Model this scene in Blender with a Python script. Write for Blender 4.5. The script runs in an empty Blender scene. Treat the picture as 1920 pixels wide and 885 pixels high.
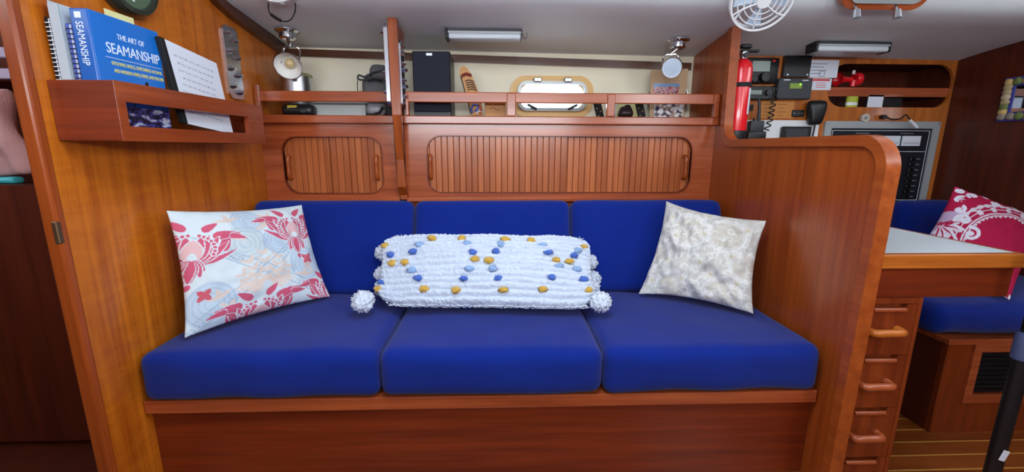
import bpy, bmesh, math, random
import numpy as np
from mathutils import Vector, Matrix, noise
from mathutils.geometry import tessellate_polygon

random.seed(7)
PI = math.pi
sc = bpy.context.scene
C = sc.collection

# ------------------------------------------------------------------ camera
FPX, IW, IH = 800.0, 1920.0, 885.0
PITCH, YAW, ROLL, CAMH = math.radians(11.65), math.radians(2.0), math.radians(0.2), 1.03
FW = Vector((math.sin(YAW)*math.cos(PITCH), math.cos(YAW)*math.cos(PITCH), -math.sin(PITCH)))
_r = Vector((math.cos(YAW), -math.sin(YAW), 0)); _u = _r.cross(FW)
RT = _r*math.cos(ROLL) + _u*math.sin(ROLL); UP = _u*math.cos(ROLL) - _r*math.sin(ROLL)
cd = bpy.data.cameras.new('camera'); cam = bpy.data.objects.new('camera', cd); C.objects.link(cam)
cam.matrix_world = Matrix(((RT.x, UP.x, -FW.x, 0), (RT.y, UP.y, -FW.y, 0), (RT.z, UP.z, -FW.z, CAMH), (0, 0, 0, 1)))
cd.sensor_fit = 'HORIZONTAL'; cd.sensor_width = 36.0; cd.lens = FPX/IW*36.0; cd.clip_start = 0.02
sc.camera = cam

def P(px, py, ax, val):
    """photo pixel -> point where its ray meets the plane  ax = val"""
    d = FW + RT*((px-IW/2)/FPX) - UP*((py-IH/2)/FPX)
    o = Vector((0, 0, CAMH)); i = 'xyz'.index(ax)
    return o + d*((val-o[i])/d[i])

# ------------------------------------------------------------------ world, lights, exposure
w = bpy.data.worlds.new('world'); sc.world = w; w.use_nodes = True
wb = w.node_tree.nodes['Background']; wb.inputs[0].default_value = (0.86, 0.94, 1.0, 1); wb.inputs[1].default_value = 6.0
sc.view_settings.view_transform = 'Standard'; sc.view_settings.look = 'None'
sc.view_settings.gamma = 1.0; sc.view_settings.use_curve_mapping = False
sc.view_settings.exposure = 0.16

def area(name, loc, target, sx, sy, power, col):
    l = bpy.data.lights.new(name, 'AREA'); l.shape = 'RECTANGLE'; l.size = sx; l.size_y = sy
    l.energy = power; l.color = col
    o = bpy.data.objects.new(name, l); C.objects.link(o); o.location = loc
    o.rotation_euler = (Vector(target)-Vector(loc)).to_track_quat('-Z', 'Y').to_euler()
    return o
# daylight through the deck hatch above the cabin sole, the companionway and the windows of the far cabin side
area('hatch_daylight', (0.05, 0.55, 1.885), (0.05, 0.62, 0), 0.62, 0.62, 17, (0.76, 0.88, 1.0))
area('companionway_daylight', (1.55, -0.80, 1.60), (-1.0, 1.6, 1.05), 0.6, 0.7, 15, (0.92, 0.95, 1.0))
area('cabin_window_daylight', (-0.1, -1.08, 1.32), (0.0, 1.9, 1.42), 1.9, 0.18, 30, (0.88, 0.94, 1.0))

# ------------------------------------------------------------------ colour and materials
def lin(c):
    return tuple((v/12.92 if v <= .04045 else ((v+.055)/1.055)**2.4) for v in [x/255 for x in c])
MATS = {}
def newmat(name):
    m = bpy.data.materials.new(name); m.use_nodes = True
    nt = m.node_tree; b = nt.nodes['Principled BSDF']; MATS[name] = m
    return m, nt, b
def plain(name, rgb, rough=.5, metal=0.0, spec=.5, emit=0, coat=0, bump=0, bscale=300, sheen=0, vary=0):
    m, nt, b = newmat(name)
    c = (*lin(rgb), 1)
    b.inputs['Base Color'].default_value = c; b.inputs['Roughness'].default_value = rough
    b.inputs['Metallic'].default_value = metal; b.inputs['Specular IOR Level'].default_value = spec
    b.inputs['Coat Weight'].default_value = coat; b.inputs['Coat Roughness'].default_value = .1
    b.inputs['Sheen Weight'].default_value = sheen
    if emit: b.inputs['Emission Color'].default_value = c; b.inputs['Emission Strength'].default_value = emit
    tc = nt.nodes.new('ShaderNodeTexCoord')
    if bump:
        n = nt.nodes.new('ShaderNodeTexNoise'); n.inputs['Scale'].default_value = bscale; n.inputs['Detail'].default_value = 4
        nt.links.new(tc.outputs['Object'], n.inputs['Vector'])
        bp = nt.nodes.new('ShaderNodeBump'); bp.inputs['Strength'].default_value = bump; bp.inputs['Distance'].default_value = .004
        nt.links.new(n.outputs['Fac'], bp.inputs['Height']); nt.links.new(bp.outputs['Normal'], b.inputs['Normal'])
    if vary:
        n2 = nt.nodes.new('ShaderNodeTexNoise'); n2.inputs['Scale'].default_value = 9; n2.inputs['Detail'].default_value = 3
        nt.links.new(tc.outputs['Object'], n2.inputs['Vector'])
        r = nt.nodes.new('ShaderNodeValToRGB'); r.color_ramp.elements[0].position = .3; r.color_ramp.elements[1].position = .7
        r.color_ramp.elements[0].color = (*[v*(1-vary) for v in c[:3]], 1); r.color_ramp.elements[1].color = (*[min(1, v*(1+vary)) for v in c[:3]], 1)
        nt.links.new(n2.outputs['Fac'], r.inputs['Fac']); nt.links.new(r.outputs['Color'], b.inputs['Base Color'])
    return m
def wood(name, dark, light, axis='z', rough=.3, coat=.35, figure=0.0, rnd=.12, scale=1.0):
    """varnished timber: grain runs along axis; figure adds cross bands; each object differs a little in tone"""
    m, nt, b = newmat(name); N = nt.nodes.new; L = nt.links.new
    tc = N('ShaderNodeTexCoord'); oi = N('ShaderNodeObjectInfo')
    add = N('ShaderNodeVectorMath'); add.operation = 'ADD'
    mul = N('ShaderNodeMath'); mul.operation = 'MULTIPLY'; mul.inputs[1].default_value = 17.0
    L(oi.outputs['Random'], mul.inputs[0]); L(tc.outputs['Object'], add.inputs[0]); L(mul.outputs[0], add.inputs[1])
    mp = N('ShaderNodeMapping'); s = [34.0*scale]*3; s['xyz'.index(axis)] = 1.6*scale; mp.inputs['Scale'].default_value = s
    L(add.outputs[0], mp.inputs['Vector'])
    n1 = N('ShaderNodeTexNoise'); n1.inputs['Scale'].default_value = 1.0; n1.inputs['Detail'].default_value = 5; n1.inputs['Roughness'].default_value = .6
    n1.inputs['Distortion'].default_value = .35
    L(mp.outputs['Vector'], n1.inputs['Vector'])
    mp3 = N('ShaderNodeMapping'); s3 = [170.0*scale]*3; s3['xyz'.index(axis)] = 5.0*scale; mp3.inputs['Scale'].default_value = s3
    L(add.outputs[0], mp3.inputs['Vector'])
    n3 = N('ShaderNodeTexNoise'); n3.inputs['Scale'].default_value = 1.0; n3.inputs['Detail'].default_value = 3
    L(mp3.outputs['Vector'], n3.inputs['Vector'])
    mix = N('ShaderNodeMath'); mix.operation = 'MULTIPLY_ADD'; mix.inputs[1].default_value = .35; L(n3.outputs['Fac'], mix.inputs[0]); L(n1.outputs['Fac'], mix.inputs[2])
    fac = mix.outputs[0]
    if figure:
        mp2 = N('ShaderNodeMapping'); s2 = [11.0]*3; s2['xyz'.index(axis)] = 42.0; mp2.inputs['Scale'].default_value = s2
        L(add.outputs[0], mp2.inputs['Vector'])
        n2 = N('ShaderNodeTexNoise'); n2.inputs['Scale'].default_value = 1.0; n2.inputs['Detail'].default_value = 3; n2.inputs['Distortion'].default_value = .8
        L(mp2.outputs['Vector'], n2.inputs['Vector'])
        mf = N('ShaderNodeMath'); mf.operation = 'MULTIPLY_ADD'; mf.inputs[1].default_value = figure; L(n2.outputs['Fac'], mf.inputs[0]); L(fac, mf.inputs[2])
        sub = N('ShaderNodeMath'); sub.operation = 'SUBTRACT'; sub.inputs[1].default_value = figure*.5; L(mf.outputs[0], sub.inputs[0]); fac = sub.outputs[0]
    rr = N('ShaderNodeMath'); rr.operation = 'MULTIPLY_ADD'; rr.inputs[1].default_value = rnd*2; L(oi.outputs['Random'], rr.inputs[0]); L(fac, rr.inputs[2])
    ramp = N('ShaderNodeValToRGB'); ramp.color_ramp.elements[0].position = .45+rnd*.5; ramp.color_ramp.elements[1].position = .95+rnd
    ramp.color_ramp.elements[0].color = (*lin(dark), 1); ramp.color_ramp.elements[1].color = (*lin(light), 1)
    L(rr.outputs[0], ramp.inputs['Fac']); L(ramp.outputs['Color'], b.inputs['Base Color'])
    b.inputs['Roughness'].default_value = rough; b.inputs['Coat Weight'].default_value = coat; b.inputs['Coat Roughness'].default_value = .18
    b.inputs['Specular IOR Level'].default_value = .35
    bp = N('ShaderNodeBump'); bp.inputs['Strength'].default_value = .06; bp.inputs['Distance'].default_value = .002
    L(n3.outputs['Fac'], bp.inputs['Height']); L(bp.outputs['Normal'], b.inputs['Normal'])
    return m
def vcol(name, rough=.85, sheen=.0, bump=0, bscale=500, coat=0):
    m = plain(name, (200, 200, 200), rough, bump=bump, bscale=bscale, sheen=sheen, spec=.2, coat=coat)
    nt = m.node_tree; a = nt.nodes.new('ShaderNodeAttribute'); a.attribute_name = 'Col'
    nt.links.new(a.outputs['Color'], nt.nodes['Principled BSDF'].inputs['Base Color'])
    return m
GOLD = wood('golden_veneer', (158, 72, 12), (220, 126, 30), 'z', figure=.28, rnd=.0, scale=.6)
TEAKZ = wood('teak_upright', (132, 56, 18), (174, 84, 30), 'z', rnd=.05)
TEAKX = wood('teak_lengthwise', (138, 60, 30), (186, 96, 54), 'x', rnd=.05, rough=.26, coat=.6)
TEAKY = wood('teak_fore_aft', (136, 58, 20), (176, 88, 36), 'y', rnd=.03)
PLANK = wood('tambour_teak', (142, 68, 34), (190, 106, 58), 'z', rnd=.12, coat=.5)
MAHOX = wood('mahogany_lengthwise', (96, 32, 12), (138, 54, 20), 'x', rnd=.03, rough=.4)
MAHOZ = wood('mahogany_upright', (104, 38, 14), (150, 66, 24), 'z', rnd=.03, rough=.4)
ORANGE = wood('light_teak_edge', (160, 82, 26), (214, 124, 46), 'x', rnd=.04)
NAVW = wood('nav_panel_veneer', (150, 78, 26), (200, 116, 46), 'z', rnd=.0)
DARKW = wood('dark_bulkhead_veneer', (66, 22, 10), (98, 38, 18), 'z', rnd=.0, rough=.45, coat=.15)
DARKT = wood('dark_trim', (62, 30, 16), (96, 52, 26), 'x', rnd=.05)
FLOORW = wood('cabin_sole_teak', (110, 50, 18), (160, 84, 34), 'x', rnd=.12)
HOLLY = plain('holly_strip', (190, 136, 62), .35, coat=.3)
LINER = plain('vinyl_headliner', (230, 237, 240), .55, bump=.12, bscale=420)
HULLC = plain('cream_hull_liner', (236, 229, 204), .65, bump=.1, bscale=260)
BLUE = plain('navy_canvas', (12, 38, 128), .9, spec=.1, bump=.35, bscale=900, vary=.06, sheen=.12)
CHROME = plain('chrome', (214, 216, 222), .12, metal=1)
STEEL = plain('polished_steel', (190, 192, 200), .24, metal=1)
BRUSH = plain('brushed_steel', (188, 190, 196), .32, metal=1)
WHITE = plain('white_plastic', (232, 234, 236), .4)
ALU = plain('grey_aluminium_frame', (176, 182, 184), .42, metal=.3)
BLACK = plain('black_plastic', (22, 22, 25), .42)
BLACKM = plain('black_matte', (14, 14, 16), .75)
NAVYB = plain('speaker_black_cloth', (26, 30, 46), .8, bump=.3, bscale=1200)
DGREY = plain('charcoal_plastic', (52, 56, 62), .5)
GREY = plain('grey_fabric', (104, 104, 108), .8, bump=.4, bscale=500)
RED = plain('red_enamel', (226, 22, 34), .25, coat=.5)
PAPER = plain('paper', (226, 232, 244), .8)
PAPERY = plain('yellow_paper', (226, 222, 160), .8)
PINKP = plain('pink_print', (214, 66, 70), .7)
INK = plain('ink', (120, 126, 140), .8)
BOOKB = plain('blue_book_cover', (14, 112, 206), .35, coat=.3)
BOOKS = plain('book_spine_blue', (16, 92, 180), .35, coat=.3)
WTEXT = plain('white_lettering', (236, 242, 250), .5)
YTEXT = plain('yellow_lettering', (226, 214, 120), .5)
LCD = plain('grey_lcd', (140, 158, 150), .3)
LCDG = plain('lit_green_lcd', (96, 120, 30), .3, emit=.5)
LEDG = plain('green_led', (120, 255, 40), .3, emit=3)
METER = plain('meter_face', (224, 230, 240), .4)
BULB = plain('bulb_glass', (214, 190, 140), .25)
SHADEW = plain('shade_white_inside', (240, 240, 236), .5)
FROST = plain('frosted_lens', (188, 204, 224), .45)
OCHRE = plain('ochre_wood', (196, 136, 70), .5)
TAN = plain('portlight_teak_ring', (222, 178, 108), .45)
GREENY = plain('yellow_green_label', (176, 186, 60), .5)
PINKT = plain('pink_towel', (206, 158, 158), .95, bump=.5, bscale=160, vary=.15)
LILAC = plain('painted_slat', (186, 170, 196), .5)
TEAL = plain('teal_plastic', (70, 190, 200), .4)
MIRROR = plain('mirror_glass', (200, 210, 220), .04, metal=1)
def glass_mat():
    m, nt, b = newmat('portlight_glass')
    b.inputs['Base Color'].default_value = (.97, .99, 1, 1); b.inputs['Roughness'].default_value = .35
    b.inputs['Transmission Weight'].default_value = 1.0; b.inputs['IOR'].default_value = 1.2
    return m
GLASS = glass_mat()
VPRINT = vcol('printed_cotton', bump=.25, bscale=700)
VGLOSS = vcol('printed_gloss', rough=.4, coat=.2)
YARN = vcol('chenille_yarn', rough=.95, sheen=.3, bump=.5, bscale=420)

# ------------------------------------------------------------------ building helpers
def tag(o, label, cat=None, group=None, kind=None):
    if label: o['label'] = label
    if cat: o['category'] = cat
    if group: o['group'] = group
    if kind: o['kind'] = kind
    return o
def wloc(o):
    v = Vector((0, 0, 0))
    while o: v = v + o.location; o = o.parent
    return v
def thing(name, label, cat, loc, group=None, kind=None):
    o = bpy.data.objects.new(name, None); C.objects.link(o); o.empty_display_size = .05
    o.location = loc
    return tag(o, label, cat, group, kind)
def obj(name, bm, mat, parent=None, smooth=None, label=None):
    """link bm (built in world coordinates) as ONE mesh object; its origin goes to its base centre or its thing's origin"""
    bmesh.ops.recalc_face_normals(bm, faces=bm.faces)
    me = bpy.data.meshes.new(name)
    if parent is None:
        xs = [v.co for v in bm.verts]
        mn = Vector((min(v.x for v in xs), min(v.y for v in xs), min(v.z for v in xs))); mx = Vector((max(v.x for v in xs), max(v.y for v in xs), max(v.z for v in xs)))
        off = Vector(((mn.x+mx.x)/2, (mn.y+mx.y)/2, mn.z))
    else: off = wloc(parent)
    bmesh.ops.translate(bm, verts=bm.verts, vec=-off)
    bm.to_mesh(me); bm.free()
    if mat: me.materials.append(mat)
    o = bpy.data.objects.new(name, me); C.objects.link(o)
    if parent is None: o.location = off
    else: o.parent = parent
    if smooth is not None:
        for p in me.polygons: p.use_smooth = True
        try: me.set_sharp_from_angle(angle=math.radians(smooth))
        except Exception: pass
    if label: o['label'] = label
    return o
def box(bm, x0, x1, y0, y1, z0, z1, bev=0, seg=1, M=None):
    t = bmesh.new(); bmesh.ops.create_cube(t, size=1)
    for v in t.verts: v.co = Vector(((x0+x1)/2+v.co.x*(x1-x0), (y0+y1)/2+v.co.y*(y1-y0), (z0+z1)/2+v.co.z*(z1-z0)))
    if bev: bmesh.ops.bevel(t, geom=t.edges[:]+t.verts[:], offset=bev, segments=seg, affect='EDGES', profile=.5)
    merge(bm, t, M); return bm
def merge(bm, t, M=None):
    if M is not None: bmesh.ops.transform(t, matrix=M, verts=t.verts)
    me = bpy.data.meshes.new('tmp'); t.to_mesh(me); t.free(); bm.from_mesh(me); bpy.data.meshes.remove(me)
def B(*a, **k):
    bm = bmesh.new(); box(bm, *a, **k); return bm
def rrect(a0, a1, b0, b1, r, n=8):
    pts = []
    for (ca, cb, s) in ((a1-r, b1-r, 0), (a0+r, b1-r, 1), (a0+r, b0+r, 2), (a1-r, b0+r, 3)):
        for i in range(n+1):
            t = PI/2*(s+i/n); pts.append((ca+r*math.cos(t), cb+r*math.sin(t)))
    return pts
def prism(outer, holes, plane, a, b, bm=None):
    """2-D outline with holes, extruded between a and b across the named plane ('xz' -> along y)"""
    bm = bm or bmesh.new()
    ax = {'xz': (0, 2, 1), 'yz': (1, 2, 0), 'xy': (0, 1, 2)}[plane]
    def mk(p, d):
        v = [0, 0, 0]; v[ax[0]] = p[0]; v[ax[1]] = p[1]; v[ax[2]] = d; return bm.verts.new(v)
    loops = [outer]+list(holes)
    tri = tessellate_polygon([[Vector((p[0], p[1], 0)) for p in l] for l in loops])
    va = [mk(p, a) for l in loops for p in l]; vb = [mk(p, b) for l in loops for p in l]
    for t in tri:
        try: bm.faces.new([va[i] for i in t]); bm.faces.new([vb[i] for i in reversed(t)])
        except ValueError: pass
    k = 0
    for l in loops:
        n = len(l)
        for i in range(n):
            j = (i+1) % n; bm.faces.new((va[k+i], va[k+j], vb[k+j], vb[k+i]))
        k += n
    return bm
def cyl(p0, p1, r0, r1=None, n=16, bm=None):
    bm = bm or bmesh.new(); r1 = r0 if r1 is None else r1
    p0, p1 = Vector(p0), Vector(p1); q = (p1-p0).to_track_quat('Z', 'Y').to_matrix()
    ra = [bm.verts.new(p0+q@Vector((r0*math.cos(2*PI*i/n), r0*math.sin(2*PI*i/n), 0))) for i in range(n)]
    rb = [bm.verts.new(p1+q@Vector((r1*math.cos(2*PI*i/n), r1*math.sin(2*PI*i/n), 0))) for i in range(n)]
    for i in range(n): bm.faces.new((ra[i], ra[(i+1) % n], rb[(i+1) % n], rb[i]))
    bm.faces.new(ra[::-1]); bm.faces.new(rb)
    return bm
def lathe(prof, M=None, n=24, bm=None):
    bm = bm or bmesh.new(); M = M or Matrix.Identity(4); rings = []
    for r, z in prof:
        if r < 1e-5: rings.append([bm.verts.new(M@Vector((0, 0, z)))])
        else: rings.append([bm.verts.new(M@Vector((r*math.cos(2*PI*i/n), r*math.sin(2*PI*i/n), z))) for i in range(n)])
    for a, b in zip(rings, rings[1:]):
        for i in range(n):
            j = (i+1) % n
            if len(a) == 1 and len(b) == 1: continue
            if len(a) == 1: bm.faces.new((a[0], b[j], b[i]))
            elif len(b) == 1: bm.faces.new((a[i], a[j], b[0]))
            else: bm.faces.new((a[i], a[j], b[j], b[i]))
    return bm
def tube(pts, r, n=8, closed=False, bm=None):
    bm = bm or bmesh.new(); pts = [Vector(p) for p in pts]; m = len(pts); rings = []
    up = None
    for k in range(m):
        a = pts[(k-1) % m] if (closed or k > 0) else pts[k]; b = pts[(k+1) % m] if (closed or k < m-1) else pts[k]
        t = (b-a).normalized()
        if up is None: up = t.orthogonal().normalized()
        up = (up - t*up.dot(t)).normalized(); s = t.cross(up)
        rr = r[k] if isinstance(r, (list, tuple)) else r
        rings.append([bm.verts.new(pts[k]+(up*math.cos(2*PI*i/n)+s*math.sin(2*PI*i/n))*rr) for i in range(n)])
    for k in range(m if closed else m-1):
        a, b = rings[k], rings[(k+1) % m]
        for i in range(n): bm.faces.new((a[i], a[(i+1) % n], b[(i+1) % n], b[i]))
    if not closed: bm.faces.new(rings[0][::-1]); bm.faces.new(rings[-1])
    return bm
def smoothpath(pts, k=6):
    pts = [Vector(p) for p in pts]; out = []
    for i in range(len(pts)-1):
        p0 = pts[max(i-1, 0)]; p1 = pts[i]; p2 = pts[i+1]; p3 = pts[min(i+2, len(pts)-1)]
        for j in range(k):
            t = j/k
            out.append(.5*((2*p1)+(p2-p0)*t+(2*p0-5*p1+4*p2-p3)*t*t+(3*p1-p0-3*p2+p3)*t**3))
    return out+[pts[-1]]
def frame(o, x, y, z):
    x, y, z = Vector(x).normalized(), Vector(y).normalized(), Vector(z).normalized()
    return Matrix(((x.x, y.x, z.x, o[0]), (x.y, y.y, z.y, o[1]), (x.z, y.z, z.z, o[2]), (0, 0, 0, 1)))
def text(s, size, M, depth=.0006, align='LEFT', space=1.0, fit=None):
    cu = bpy.data.curves.new('t', 'FONT'); cu.body = s; cu.size = size; cu.extrude = depth; cu.align_x = align; cu.space_character = space; cu.resolution_u = 3
    o = bpy.data.objects.new('t', cu); C.objects.link(o); bpy.context.view_layer.update()
    me = bpy.data.meshes.new_from_object(o.evaluated_get(bpy.context.evaluated_depsgraph_get()))
    bm = bmesh.new(); bm.from_mesh(me)
    if fit:
        k = fit/max(v.co.x for v in bm.verts)
        for v in bm.verts: v.co.x *= k
    bmesh.ops.transform(bm, matrix=M, verts=bm.verts)
    bpy.data.objects.remove(o); bpy.data.curves.remove(cu); bpy.data.meshes.remove(me)
    return bm
def copy_tree(o, parent=None):
    c = o.copy(); C.objects.link(c); c.parent = parent
    for ch in list(o.children): copy_tree(ch, c)
    return c
def softbox(hx, hy, z0, z1, r, crown=0., nx=26, ny=22, nz=8, wob=.0, seed=0):
    """cushion block centred on x,y: rounded edges and a crowned top"""
    hz = (z1-z0)/2; bm = bmesh.new()
    def sp(n): return [math.sin(PI/2*(2*i/n-1))*.55+(2*i/n-1)*.45 for i in range(n+1)]
    ids = {}
    def vert(x, y, z):
        k = (round(x, 5), round(y, 5), round(z, 5))
        if k in ids: return ids[k]
        p = Vector((x*hx, y*hy, z*hz)); q = Vector((max(-hx+r, min(hx-r, p.x)), max(-hy+r, min(hy-r, p.y)), max(-hz+min(r, hz*.96), min(hz-min(r, hz*.96), p.z))))
        d = p-q; rr = min(r, hz*.96)
        if d.length > 1e-7:
            e = Vector((d.x/r, d.y/r, d.z/rr)); e.normalize(); p = q+Vector((e.x*r, e.y*r, e.z*rr))
        f = max(0, 1-x*x)*max(0, 1-y*y)
        bul = max(0, 1-z*z)
        p.z += crown*f**.5*(1 if z > 0 else .1)
        p.y += .007*bul*(1-x*x)*(1 if y > 0 else -1)*(abs(y) > .9)
        if wob: p += Vector((0, 1, 1))*wob*noise.noise(Vector((p.x*7+seed*3.1, p.y*9, p.z*9)))
        v = bm.verts.new((p.x, p.y, p.z+hz+z0)); ids[k] = v; return v
    X, Y, Z = sp(nx), sp(ny), sp(nz)
    for (U, V, f) in ((X, Y, lambda a, b: (a, b, 1)), (X, Y, lambda a, b: (a, b, -1)), (X, Z, lambda a, b: (a, 1, b)), (X, Z, lambda a, b: (a, -1, b)), (Y, Z, lambda a, b: (1, a, b)), (Y, Z, lambda a, b: (-1, a, b))):
        for i in range(len(U)-1):
            for j in range(len(V)-1):
                bm.faces.new([vert(*f(U[i+a], V[j+b])) for a, b in ((0, 0), (1, 0), (1, 1), (0, 1))])
    return bm
def setcol(o, cols):
    """per-vertex printed colour (linear) on object o"""
    at = o.data.color_attributes.new('Col', 'FLOAT_COLOR', 'POINT')
    at.data.foreach_set('color', np.asarray(cols, dtype=np.float32).ravel())
def sheet(c4, nu, nv, thick, pinch=.05, wr=.0, seed=0, power=.55, rnd=0.0):
    """pillow: corners TL,TR,BR,BL -> front and back skins; returns bm and uv per vertex (front then back share rims)"""
    TL, TR, BR, BL = [Vector(c) for c in c4]
    n = ((TR-TL)+(BR-BL)).cross((TL-BL)+(TR-BR)).normalized()     # towards the viewer for TL,TR,BR,BL seen from the front
    bm = bmesh.new(); uv = []
    def pos(u, v, side):
        uu = u+pinch*(.5-u)*2*(4*v*(1-v))*abs(2*u-1)**1.5; vv = v+pinch*(.5-v)*2*(4*u*(1-u))*abs(2*v-1)**1.5
        if rnd: uu, vv = .5+(uu-.5)*(1-rnd*.6*abs(2*v-1)**7), .5+(vv-.5)*(1-rnd*1.3*abs(2*u-1)**9)
        p = TL*(1-uu)*(1-vv)+TR*uu*(1-vv)+BR*uu*vv+BL*(1-uu)*vv
        a, b = max(0, 1-(2*u-1)**2), max(0, 1-(2*v-1)**2)
        h = thick*(a*b)**power
        if wr: h += wr*(a*b)**.3*noise.noise(Vector((u*5+seed, v*6, side*4)))*.9 + wr*.5*(a*b)**.2*noise.noise(Vector((u*14+seed, v*11, side*9+2)))
        return p+n*h*side
    ids = {}
    for side in (1, -1):
        for j in range(nv+1):
            for i in range(nu+1):
                rim = i in (0, nu) or j in (0, nv)
                if side == -1 and rim: ids[(side, i, j)] = ids[(1, i, j)]; continue
                ids[(side, i, j)] = bm.verts.new(pos(i/nu, j/nv, side if not rim else 0)); uv.append((i/nu, j/nv))
    for side in (1, -1):
        for j in range(nv):
            for i in range(nu):
                q = [ids[(side, i+a, j+b)] for a, b in ((0, 0), (0, 1), (1, 1), (1, 0))]
                bm.faces.new(q if side == 1 else q[::-1])
    return bm, np.array(uv), n

# ------------------------------------------------------------------ the setting
XL, XR, XE = -1.03, 0.985, 2.32          # left bulkhead, settee partition, far bulkhead
YF, YH, YN = 1.95, 2.24, 2.20            # locker faces, hull side, instrument panel
ZB = -0.04
PROF = smoothpath([(0, 2.52, 1.492), (0, 2.30, 1.486), (0, 2.1, 1.512), (0, 1.9, 1.534), (0, 1.76, 1.552), (0, 1.685, 1.585), (0, 1.62, 1.67), (0, 1.57, 1.78), (0, 1.46, 1.87), (0, 1.2, 1.905), (0, .5, 1.93), (0, -.4, 1.905), (0, -.8, 1.80), (0, -1.1, 1.55), (0, -1.5, 1.5)], 6)
def tilt(x): return -.012*x
def ceil_z(y, x=0):
    for a, b in zip(PROF, PROF[1:]):
        if (a.y-y)*(b.y-y) <= 0 and a.y != b.y: return a.z+(b.z-a.z)*(y-a.y)/(b.y-a.y)+tilt(x)
    return 1.5
bm = bmesh.new(); lo = []; hi = []
for x in (-2.4, 2.40):
    lo.append([bm.verts.new((x, p.y, p.z+tilt(x))) for p in PROF]); hi.append([bm.verts.new((x, p.y, p.z+tilt(x)+.05)) for p in PROF])
for i in range(len(PROF)-1):
    bm.faces.new((lo[0][i], lo[0][i+1], lo[1][i+1], lo[1][i])); bm.faces.new((hi[0][i], hi[1][i], hi[1][i+1], hi[0][i+1]))
tag(obj('ceiling', bm, LINER, smooth=40), 'pale vinyl cabin headliner curving up towards the coachroof', kind='structure')
# hull side with the portlight opening
pl0, pl1 = P(957, 142, 'y', YH), P(1110, 217, 'y', YH)
pcx, pcz, phw, phh = (pl0.x+pl1.x)/2, (pl0.z+pl1.z)/2-.004, (pl1.x-pl0.x)/2, (pl0.z-pl1.z)/2+.004
hole = rrect(pcx-phw+.05, pcx+phw-.05, pcz-phh+.040, pcz+phh-.040, .045)
bm = prism([(-2.4, ZB), (XR+.02, ZB), (XR+.02, 1.60), (-2.4, 1.60)], [hole], 'xz', YH, YH+.05)
tag(obj('wall_back', bm, HULLC), 'cream lined hull side behind the open shelf', kind='structure')
floor = thing('floor', 'dark teak cabin sole with thin pale strips', None, (0, .4, -.04), kind='structure')
obj('subfloor', B(-2.4, 2.4, -1.5, YH, -.06, -.02), DARKW, floor)
pb = B(-.05, 2.32, 0, .0575, -.02, -.001)
y = .50; k = 0
for k in range(16):
    y = .508+k*.0665
    if y > 1.9: break
    obj('plank', B(-1.02, 2.32, y, y+.0605, -.02, 0, bev=.001), FLOORW, floor)
    obj('holly_strip', B(-1.02, 2.32, y+.0605, y+.0665, -.02, -.0005), HOLLY, floor)
# left bulkhead
pro = [(1.03, 0), (2.24, 0)]+[(yy, ceil_z(yy, XL)) for yy in (2.24, 2.1, 2.0, 1.9, 1.8, 1.72, 1.66, 1.62, 1.58, 1.55, 1.46, 1.3, 1.03)]
wl = tag(obj('wall_left', prism(pro, [], 'yz', XL-.030, XL), GOLD), 'golden veneered bulkhead with a rippled figure at the settee end', kind='structure')
trimpath = [(.985, 0), (1.012, 0), (1.012, ceil_z(1.0, XL)), (.985, ceil_z(1.0, XL))]
obj('edge_trim', B(XL-.032, XL+.003, 1.016, 1.040, 0, ceil_z(1.0, XL)-.002, bev=.006, seg=2), TEAKZ, wl)
up = [(yy, ceil_z(yy, XL)-.001) for yy in (2.235, 2.1, 2.0, 1.9, 1.8, 1.74, 1.70, 1.66, 1.62, 1.59, 1.56)]
dn = [(yy-.0, zz-.042) for yy, zz in up]
dn = [(2.235, up[0][1]-.05), (2.1, up[1][1]-.05), (2.0, up[2][1]-.048), (1.9, up[3][1]-.044), (1.8, up[4][1]-.040), (1.72, up[5][1]-.030), (1.67, up[6][1]-.02), (1.62, up[7][1]-.004), (1.58, up[8][1]+.0), (1.55, up[9][1]), (1.53, up[10][1])]
obj('ceiling_trim', prism(up+dn[::-1], [], 'yz', XL-.001, XL+.028), DARKT, wl)
bm = B(XL-.008, XL+.004, 1.013, 1.026, .805, .858, bev=.002); obj('strike_plate', bm, plain('dull_brass', (120, 96, 70), .4, metal=.8), wl)
# far bulkhead behind the navigator's seat, panels outside the view close the cabin
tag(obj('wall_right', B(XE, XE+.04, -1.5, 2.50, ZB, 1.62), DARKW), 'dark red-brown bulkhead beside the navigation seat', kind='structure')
tag(obj('shade_block', B(-2.4, 2.4, -1.16, -.80, ZB, 1.205), MAHOX), 'unseen timber block added on the opposite side of the cabin to shade the settee', kind='structure')  # added out of view to keep low window light off the settee front
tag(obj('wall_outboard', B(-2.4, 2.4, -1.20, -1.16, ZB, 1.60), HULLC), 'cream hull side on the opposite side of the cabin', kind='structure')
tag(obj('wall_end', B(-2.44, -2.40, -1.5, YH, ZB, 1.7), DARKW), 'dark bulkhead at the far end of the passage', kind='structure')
tag(obj('wall_passage', B(-2.4, XL-.04, 1.86, 1.90, ZB, 1.55), DARKW), 'dark locker front in the passage beyond the golden bulkhead', kind='structure')
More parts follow.
